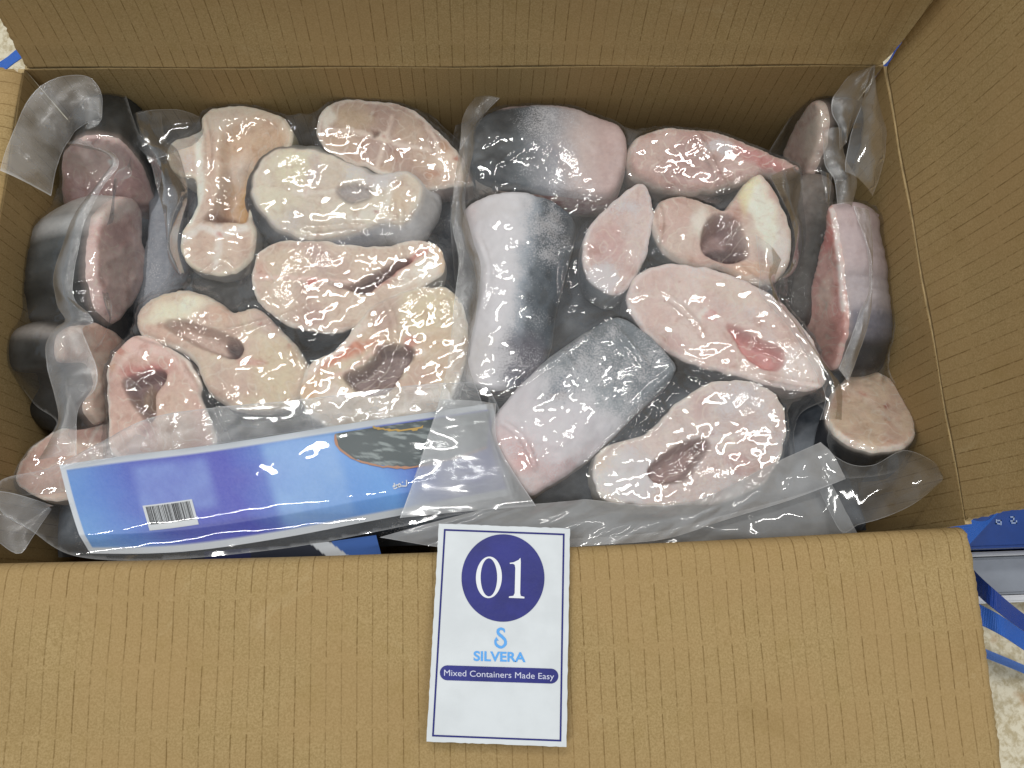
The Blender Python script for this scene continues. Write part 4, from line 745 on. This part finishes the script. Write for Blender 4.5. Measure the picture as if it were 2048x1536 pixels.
# oval sea photograph with an orange outline
ox, oy = label_of_px(845, 860); 
def oval(scale, n_=64):
    out = []
    for k in range(n_ + 1):
        a = math.pi * k / n_; px = 845 - 176 * scale * math.cos(a) + 6; py = 850 + 80 * scale * math.sin(a) ** .9 - (math.cos(a)) * -24
        out.append((px, py))
    return out
OP = [(672, 868), (676, 890), (690, 905), (715, 919), (750, 929), (790, 933), (830, 932), (880, 922), (930, 908), (975, 892)]
TOPL = [(672, 868), (720, 860), (780, 850), (840, 842), (900, 833), (960, 824), (980, 821)]
def strip_between(top, bot, nu, nv, lift):
    a = resample([(x, y, 0) for x, y in top], nu + 1); b = resample([(x, y, 0) for x, y in bot], nu + 1); V = []
    au = np.array([label_of_px(x, y) for x, y, _ in a]); bu = np.array([label_of_px(x, y) for x, y, _ in b])
    t = np.linspace(0, 1, nv + 1); u = au[:, None, 0] * (1 - t) + bu[:, None, 0] * t; v = au[:, None, 1] * (1 - t) + bu[:, None, 1] * t
    V = onlabel(u, v, lift); k = nv + 1; return V, [(i * k + j, (i + 1) * k + j, (i + 1) * k + j + 1, i * k + j + 1) for i in range(nu) for j in range(nv)], u, v
V, F, u_, v_ = strip_between(TOPL, OP, 60, 40, .0005)
# finer lookup is not needed: the sea is flat print
sx_, sy_ = V[..., 0] * 1000, V[..., 1] * 1000
foam = fbm(sx_ / 9 + sy_ / 5, sy_ / 2.2, 4); seac = np.array(S(70, 82, 84)) + (np.array(S(150, 160, 160)) - np.array(S(70, 82, 84))) * sstep(.52, .68, foam)[..., None]
ph = obj('sea_photo', V.reshape(-1, 3), F, M_print, lroot, attrs={'Col': seac.reshape(-1, 3)})
V, F, _, _ = strip_between(OP, [(x + (-3 if i < 2 else 0), y + 4) for i, (x, y) in enumerate(OP)], 40, 1, .0008); obj('orange_outline', V.reshape(-1, 3), F, M_orange, ph)
RP = [(745, 853), (770, 857), (800, 859), (830, 857), (846, 852)]
V, F, _, _ = strip_between(RP, [(x, y + 4) for x, y in RP], 24, 1, .0009); obj('yellow_rope', V.reshape(-1, 3), F, simple('rope_yellow', S(208, 168, 84), .6), ph)
# Arabic word drawn as pen strokes
def strokes_on_label(name, strokes, wd, m, parent, lift=.0007):
    V = []; F = []
    for st in strokes:
        P = spline(st, 2, False); d_ = np.gradient(P, axis=0); d_ /= np.linalg.norm(d_, axis=1)[:, None] + 1e-9; nrm = np.stack([-d_[:, 1], d_[:, 0]], 1) * wd / 2
        o = len(V)
        for p, q in zip(P - nrm, P + nrm):
            for xy in (p, q):
                w3 = unz(np.array([xy[0]]), np.array([xy[1]]), np.array([LZ]))[0]; V.append(w3)
        for i in range(len(P) - 1): F.append((o + 2 * i, o + 2 * i + 1, o + 2 * i + 3, o + 2 * i + 2))
    return obj(name, V, F, m, parent)
LZ = float(onlabel(*label_of_px(800, 965), .0009)[2])
strokes_on_label('lettering', [[(813, 960), (813, 971), (808, 972), (802, 972)], [(802, 972), (799, 967), (796, 972), (798, 974), (802, 972)], [(796, 973), (791, 977), (787, 977)], [(792, 971), (795, 969), (795, 974)], [(804, 964), (806, 965)], [(788, 966), (790, 972), (786, 974), (788, 970)]], 2.4, M_white, lroot)
M_faint = simple('faint_print', S(150, 156, 220), .4)
LZ = float(onlabel(*label_of_px(915, 950), .0010)[2])
strokes_on_label('lettering', [[(x0 + k * 5, y0 - k * .75 + (2 if k % 2 else -2) * ((k * 7 % 5) / 4)) for k in range(n_)] for x0, y0, n_ in ((866, 955, 20), (864, 969, 12), (904, 979, 15))], 1.8, M_faint, lroot)
# lower label and bag edge under it
lo2, _ = grid_label('product_label', [(380, 1106), (500, 1096), (620, 1088), (752, 1070)], [(380, 1150), (500, 1146), (620, 1138), (764, 1116)], -.040, -.046,
    lambda u, v: np.where(((np.abs(u - .70 - v * .12) < .05))[..., None], np.array(S(206, 212, 220)), np.where((u > .76)[..., None], np.array(S(66, 104, 176)), np.where(((u > .08) & (u < .32))[..., None], np.array(S(34, 42, 84)), np.array(S(40, 46, 60))))), 120, 10, None, 0, 0, M_print)
tag(lo2, 'dark blue and white label edge peeking out beneath the long blue label', 'label')

# clear header pouch over the label
def pouch():
    poly = spline([(0, 962), (100, 935), (190, 890), (300, 836), (430, 815), (600, 799), (750, 780), (890, 766), (985, 790), (1034, 1000), (900, 1032), (740, 1066), (560, 1098), (320, 1120), (150, 1112), (60, 1060), (0, 1020)], 7)
    P, F = fill(poly, 7); zz = -.0215 + .0013 * fbm(P[:, 0] / 90, P[:, 1] / 40, 3) - .015 * sstep(780, 1030, P[:, 0]) - .004 * sstep(1060, 1110, P[:, 1] + (P[:, 0] - 172) * .13); d = segdist(P, poly)
    W = unz(P[:, 0], P[:, 1], zz); obj('header_pouch', W, [f[::-1] for f in F], M_pouch, bagL, attrs={'edge': .5 * sstep(4, 0, d), 'haze': .06 * sstep(60, 0, d)})
pouch()
ribbon(bagL, 'seal_strip', Z([(205, 882), (300, 836), (430, 815), (600, 799), (750, 780), (890, 766)], -.021), Z([(120, 936), (250, 912), (400, 893), (600, 862), (800, 832), (912, 815)], -.021), M_seal, crown=.001)
ribbon(bagLS, 'seal_corner', Z([(-20, 980), (20, 985), (60, 996), (108, 1012)], -.012), Z([(-20, 1070), (36, 1108), (64, 1074), (104, 1018)], -.008), M_seal, crown=.004)

ribbon(bagR, 'film_fold', Z([(880, 800), (858, 870), (832, 950), (800, 1036)], [-.019, -.017]), Z([(992, 806), (994, 880), (1034, 955), (1072, 1012)], [-.028, -.020]), M_loose, crown=.003, wr=.0012, haze=.34)
# ------------------------------------------------------------------ number card on the front flap
CZ = 0.0085
cq = [U(*p, CZ) for p in ((878, 1047), (1140, 1057), (1133, 1494), (853, 1483))]
card = empty('number_card', (cq[0] + cq[2]) / 2 - Vector((0, 0, .004)), 'white card with blue 01 disc standing out on the brown front flap', 'sign card')
M_cardw = simple('white_card', S(212, 218, 222), .45, .3, (300, .04), .04)
def plate(name, pts_px, z0, z1, m, parent, holes=()):
    V = [U(x, y, z1) for x, y in pts_px] + [U(x, y, z1) - Vector((0, 0, z1 - z0)) for x, y in pts_px]; n_ = len(pts_px)
    return obj(name, V, [list(range(n_))[::-1], [n_ + i for i in range(n_)]] + [(i, (i + 1) % n_, n_ + (i + 1) % n_, n_ + i) for i in range(n_)], m, parent, False)
rs = np.random.RandomState(5)
cpx = []
cc = [(878, 1047), (1140, 1057), (1133, 1494), (853, 1483)]
for i in range(4):
    a = np.array(cc[i], float); b = np.array(cc[(i + 1) % 4], float); k = 40
    for j in range(k):
        p = a + (b - a) * j / k + (rs.rand(2) - .5) * (1.4 if 0 < j < k else 0); cpx.append(tuple(p))
board = plate('board', cpx, CZ - .0022, CZ, M_cardw, card)
def cpt(u, v, lift=.0002):      # card coordinates 0..1
    p = (cq[0] * (1 - u) + cq[1] * u) * (1 - v) + (cq[3] * (1 - u) + cq[2] * u) * v; return p + Vector((0, 0, lift))
def px2card(x, y):
    p = U(x, y, CZ); ex = cq[1] - cq[0]; ey = cq[3] - cq[0]; d = p - cq[0]
    a = np.array([[ex.x, ey.x], [ex.y, ey.y]]); s = np.linalg.solve(a, [d.x, d.y]); return s
def ring(name, outer, inner, m, lift):
    V = [U(x, y, CZ + lift) for x, y in outer] + [U(x, y, CZ + lift) for x, y in inner]; n_ = len(outer)
    return obj(name, V, [(i, (i + 1) % n_, n_ + (i + 1) % n_, n_ + i) for i in range(n_)], m, card, False)
def inset(q, k, k2=None):
    q = np.array(q, float); c = q.mean(0); out = []
    for i in range(4):
        a, p, b = q[i - 1], q[i], q[(i + 1) % 4]; e1 = (a - p) / np.linalg.norm(a - p); e2 = (b - p) / np.linalg.norm(b - p); out.append(tuple(p + (e1 + e2) * k))
    return out
ring('border', inset(cc, 10.5), inset(cc, 14), M_navy, .0003)
circ = [(1006 + 83 * math.cos(t), 1156 + 87.5 * math.sin(t)) for t in np.linspace(0, 2 * math.pi, 96, endpoint=False)]
def flat(name, pts, m, lift, parent=card):
    return obj(name, [U(x, y, CZ + lift) for x, y in pts], [list(range(len(pts)))], m, parent, False)
M_disc = simple('navy_disc_ink', S(38, 43, 122), .42, .3, (500, .1), .16)
disc = flat('disc', circ, M_disc, .0003)
def crop(x, y): return (840 + x / 3.2, 1030 + y / 3.2)
# serif 0 and 1
n_ = 64; o_ = []; i_ = []
for t in np.linspace(0, 2 * math.pi, n_, endpoint=False):
    o_.append(crop(441 + 83 * math.cos(t) + 3 * math.sin(t) * -1, 399 + 133 * math.sin(t))); i_.append(crop(441 + 53 * math.cos(t), 399 + 122 * math.sin(t)))
dz = obj('digit', [U(*p, CZ + .0006) for p in o_ + i_], [(i, (i + 1) % n_, n_ + (i + 1) % n_, n_ + i) for i in range(n_)], M_white, disc, False)
one = [(574, 306), (600, 302), (630, 288), (643, 274), (645, 300), (641, 500), (645, 518), (668, 524), (668, 534), (569, 530), (569, 521), (598, 517), (606, 500), (610, 340), (606, 318), (594, 312), (576, 313)]
flat('digit', [crop(*p) for p in one], M_white, .0006, disc)
# drop shaped letter S emblem
def stroke_poly(name, pts, widths, m, lift, parent=card):
    P = spline([(x, y, w_) for (x, y), w_ in zip(pts, widths)], 6, False); d_ = np.gradient(P[:, :2], axis=0); d_ /= np.linalg.norm(d_, axis=1)[:, None] + 1e-9
    nr = np.stack([-d_[:, 1], d_[:, 0]], 1) * P[:, 2:3] / 2; a = P[:, :2] - nr; b = P[:, :2] + nr; k = len(P)
    V = [U(*crop(*p), CZ + lift) for p in a] + [U(*crop(*p), CZ + lift) for p in b]
    return obj(name, V, [(i, i + 1, k + i + 1, k + i) for i in range(k - 1)], m, parent, False)
em = stroke_poly('emblem', [(541, 752), (536, 734), (516, 728), (500, 738), (502, 758), (524, 778), (544, 800), (546, 826), (526, 845), (505, 843), (486, 826), (482, 800)], [6, 14, 17, 18, 19, 20, 18, 18, 17, 18, 17, 12], M_sky, .0003)
flat('emblem_tip', [crop(476, 802), crop(489, 780), crop(503, 804)], M_sky, .0004)
def text_on_card(body, left, right, height_px, m, lift, parent, thick=0.0, name='lettering', spacing=1.0):
    cu = bpy.data.curves.new('t', 'FONT'); cu.body = body; cu.size = 1; cu.space_character = spacing; cu.offset = thick
    to = bpy.data.objects.new('t', cu); COL.objects.link(to); bpy.context.view_layer.update()
    me = bpy.data.meshes.new_from_object(to.evaluated_get(bpy.context.evaluated_depsgraph_get())); bpy.data.objects.remove(to)
    xs = [v.co.x for v in me.vertices]; x0, x1 = min(xs), max(xs); capH = 0.73
    a = np.array(left, float); b = np.array(right, float); up = np.array([0.012, -1.0])
    for v in me.vertices:
        f = (v.co.x - x0) / (x1 - x0); p = a + (b - a) * f + up * (v.co.y / capH) * height_px; v.co = U(p[0], p[1], CZ + lift)
    me.materials.clear(); me.materials.append(m); o = bpy.data.objects.new(name, me); COL.objects.link(o); o.parent = parent; o.matrix_parent_inverse = Matrix.Translation(-parent.location)
    return o
text_on_card('SILVERA', crop(343, 931), crop(676, 940), 19.5, M_sky, .0003, card, .028, 'wordmark')
# pill banner
pc = [crop(175, 1010), crop(838, 1031)]; pr = 15.0; pill = []
ax = np.array(pc[1]) - np.array(pc[0]); ax /= np.linalg.norm(ax); ay = np.array([-ax[1], ax[0]])
for k in range(13):
    t = math.pi / 2 + math.pi * k / 12; pill.append(tuple(np.array(pc[0]) + (ax * math.cos(t) + ay * math.sin(t)) * pr))
for k in range(13):
    t = -math.pi / 2 + math.pi * k / 12; pill.append(tuple(np.array(pc[1]) + (ax * math.cos(t) + ay * math.sin(t)) * pr))
ban = flat('banner', pill, M_disc, .0003)
text_on_card('Mixed Containers Made Easy', crop(154, 1028), crop(858, 1052), 12.6, simple('lavender_print', S(206, 210, 232), .4), .0006, ban, 0, 'slogan')

# ------------------------------------------------------------------ outside: straps, grey tray and blue printed box on the floor
def weave_mat(name, col):
    m, nt, out = mat(name); p = N(nt, 'ShaderNodeBsdfPrincipled'); p.inputs['Base Color'].default_value = (*col, 1); p.inputs['Roughness'].default_value = .38
    uv = N(nt, 'ShaderNodeUVMap'); sx = N(nt, 'ShaderNodeSeparateXYZ'); L(nt, uv.outputs[0], sx.inputs[0])
    a = math_(nt, 'SINE', math_(nt, 'MULTIPLY', math_(nt, 'ADD', sx.outputs[0], sx.outputs[1]), 2 * math.pi / .0026)); b_ = math_(nt, 'SINE', math_(nt, 'MULTIPLY', math_(nt, 'SUBTRACT', sx.outputs[0], sx.outputs[1]), 2 * math.pi / .0026))
    b = N(nt, 'ShaderNodeBump'); b.inputs['Strength'].default_value = .5; b.inputs['Distance'].default_value = .0006; L(nt, math_(nt, 'MULTIPLY', a, b_), b.inputs['Height']); L(nt, b.outputs[0], p.inputs['Normal'])
    L(nt, p.outputs[0], out.inputs[0]); return m
M_blue = weave_mat('blue_strapping', S(46, 104, 200)); M_blued = weave_mat('deep_blue_strapping', S(22, 62, 150))
def strap(label, A, B, m):
    nn = 40; a = resample(A, nn); b = resample(B, nn); a3 = unz(a[:, 0], a[:, 1], a[:, 2]); b3 = unz(b[:, 0], b[:, 1], b[:, 2]); dn = np.array([0, 0, .0008])
    ss = np.r_[0, np.cumsum(np.linalg.norm(np.diff(a3, axis=0), axis=1))]
    V = np.stack([a3, b3, b3 - dn, a3 - dn], 1).reshape(-1, 3); wd = np.linalg.norm(b3 - a3, axis=1).mean(); uv = [(s, x) for s in ss for x in (0, wd, wd, 0)]
    F = [(4 * i + k, 4 * i + (k + 1) % 4, 4 * i + 4 + (k + 1) % 4, 4 * i + 4 + k) for i in range(nn - 1) for k in range(4)] + [(0, 1, 2, 3), (4 * nn - 1, 4 * nn - 2, 4 * nn - 3, 4 * nn - 4)]
    o = obj('packing_strap', V, F, m, None, False, uv=uv); tag(o, label, 'strap', 'blue packing straps around the carton'); return o
strap('dark blue packing strap bowing over the grey tray, uppermost on the right', Z([(1880, 1060), (1944, 1136), (1990, 1180), (2048, 1228), (2140, 1290)], [-.10, -.06, -.09]), Z([(1880, 1100), (1948, 1180), (1985, 1215), (2048, 1262), (2140, 1320)], [-.10, -.06, -.09]), M_blued)
strap('textured mid blue packing strap, the widest one on the right', Z([(1890, 1170), (1955, 1206), (2000, 1230), (2048, 1262), (2140, 1320)], [-.15, -.13, -.15]), Z([(1890, 1220), (1962, 1250), (2005, 1272), (2048, 1300), (2140, 1360)], [-.15, -.13, -.15]), M_blue)
strap('thin light blue packing strap lying on the floor, lowest on the right', Z([(1900, 1270), (1976, 1300), (2048, 1330), (2140, 1370)], -.19), Z([(1900, 1288), (1976, 1318), (2048, 1347), (2140, 1388)], -.19), weave_mat('pale_blue_strapping', S(92, 134, 214)))
strap('folded blue packing strap against the printed box under the right flap', Z([(1900, 1010), (1935, 1036), (1975, 1040), (2010, 1000)], -.075), Z([(1900, 1130), (1936, 1092), (1960, 1066), (2030, 990)], -.075), M_blue)
strap('blue packing strap seen through the back left corner gap', Z([(-60, 160), (8, 118), (26, 104), (80, 60)], -.15), Z([(-40, 180), (20, 132), (38, 119), (95, 78)], -.15), M_blue)
strap('blue packing strap glimpsed behind the back right corner', Z([(1740, 150), (1776, 122), (1800, 80), (1840, 20)], -.02), Z([(1770, 180), (1800, 140), (1830, 90), (1870, 30)], -.02), M_blued)
# blue printed box with a silvery lower tray
M_bbox = simple('blue_box_print', S(18, 62, 138), .3, .5, (40, .2), .1); M_grey = simple('grey_metal_tray', S(142, 148, 158), .4, .5, (60, .15), .06); M_edge = simple('pale_tray_edge', S(214, 216, 220), .45)
def bxyz(name, x0, x1, y0, y1, z0, z1, m, parent, bev=.002):
    bm = bmesh.new(); bmesh.ops.create_cube(bm, size=1)
    for v in bm.verts: v.co = Vector(((x0 + x1) / 2 + v.co.x * (x1 - x0), (y0 + y1) / 2 + v.co.y * (y1 - y0), (z0 + z1) / 2 + v.co.z * (z1 - z0)))
    bmesh.ops.bevel(bm, geom=bm.edges[:], offset=bev, segments=2, affect='EDGES'); me = bpy.data.meshes.new(name); bm.to_mesh(me); bm.free(); me.materials.append(m)
    o = bpy.data.objects.new(name, me); COL.objects.link(o); o.parent = parent; o.matrix_parent_inverse = Matrix.Translation(-parent.location); return o
BZ = -.11; TZ = -.15
yb = U(1990, 1096, BZ).y; yt0 = U(1990, 1190, TZ).y; xl = C['FR'].x + .006
pb = empty('printed_box', (xl + .15, yb + .1, -DEPTH), 'deep blue printed box with white lettering beside the carton under the right flap', 'box')
bxyz('box_body', xl, xl + .30, yb, .17, -DEPTH, BZ, M_bbox, pb)
def px_text(body, left, right, h_px, z, m, parent, name):
    cu = bpy.data.curves.new('t', 'FONT'); cu.body = body; cu.size = 1; to = bpy.data.objects.new('t', cu); COL.objects.link(to); bpy.context.view_layer.update()
    me = bpy.data.meshes.new_from_object(to.evaluated_get(bpy.context.evaluated_depsgraph_get())); bpy.data.objects.remove(to); xs = [v.co.x for v in me.vertices]; x0, x1 = min(xs), max(xs); a = np.array(left, float); b = np.array(right, float)
    for v in me.vertices:
        f = (v.co.x - x0) / (x1 - x0); p = a + (b - a) * f + np.array([0, -1.]) * v.co.y / .73 * h_px; v.co = U(p[0], p[1], z)
    me.materials.clear(); me.materials.append(m); o = bpy.data.objects.new(name, me); COL.objects.link(o); o.parent = parent; o.matrix_parent_inverse = Matrix.Translation(-parent.location); return o
M_pwhite = simple('pale_box_lettering', S(150, 170, 206), .5)
def stroke_px(name, strokes, wd, z, m, parent):
    V = []; F = []
    for st in strokes:
        P = np.array(st, float); 
        for a, b in zip(P[:-1], P[1:]):
            d_ = (b - a) / np.linalg.norm(b - a); nr = np.array([-d_[1], d_[0]]) * wd / 2; o = len(V); e = d_ * wd / 2
            V += [U(*(a - e - nr), z), U(*(b + e - nr), z), U(*(b + e + nr), z), U(*(a - e + nr), z)]; F.append((o, o + 1, o + 2, o + 3))
    return obj(name, V, F, m, parent, False)
stroke_px('lettering', [[(1993, 1040), (1993, 1047), (2000, 1048)], [(1996, 1041), (2002, 1041), (2002, 1049)]], 2.6, BZ + .0006, M_pwhite, pb)
stroke_px('lettering', [[(2022, 1034), (2028, 1034), (2027, 1042), (2022, 1042)], [(2024, 1046), (2033, 1046), (2033, 1042)]], 2.6, BZ + .0009, M_pwhite, pb)
tr = empty('metal_tray', (xl + .17, (yb + yt0) / 2, -DEPTH), 'grey metal tray with pale edges in front of the blue box on the right', 'tray')
bxyz('panel', xl + .002, xl + .32, yt0, yb - .0055, -DEPTH, TZ, M_grey, tr)
bxyz('rim', xl + .002, xl + .32, yt0 - .006, yt0 - .0005, -DEPTH, TZ + .004, M_edge, tr, .0015); bxyz('rim', xl + .002, xl + .32, yb - .005, yb - .0015, -DEPTH, TZ + .006, M_edge, tr, .001)
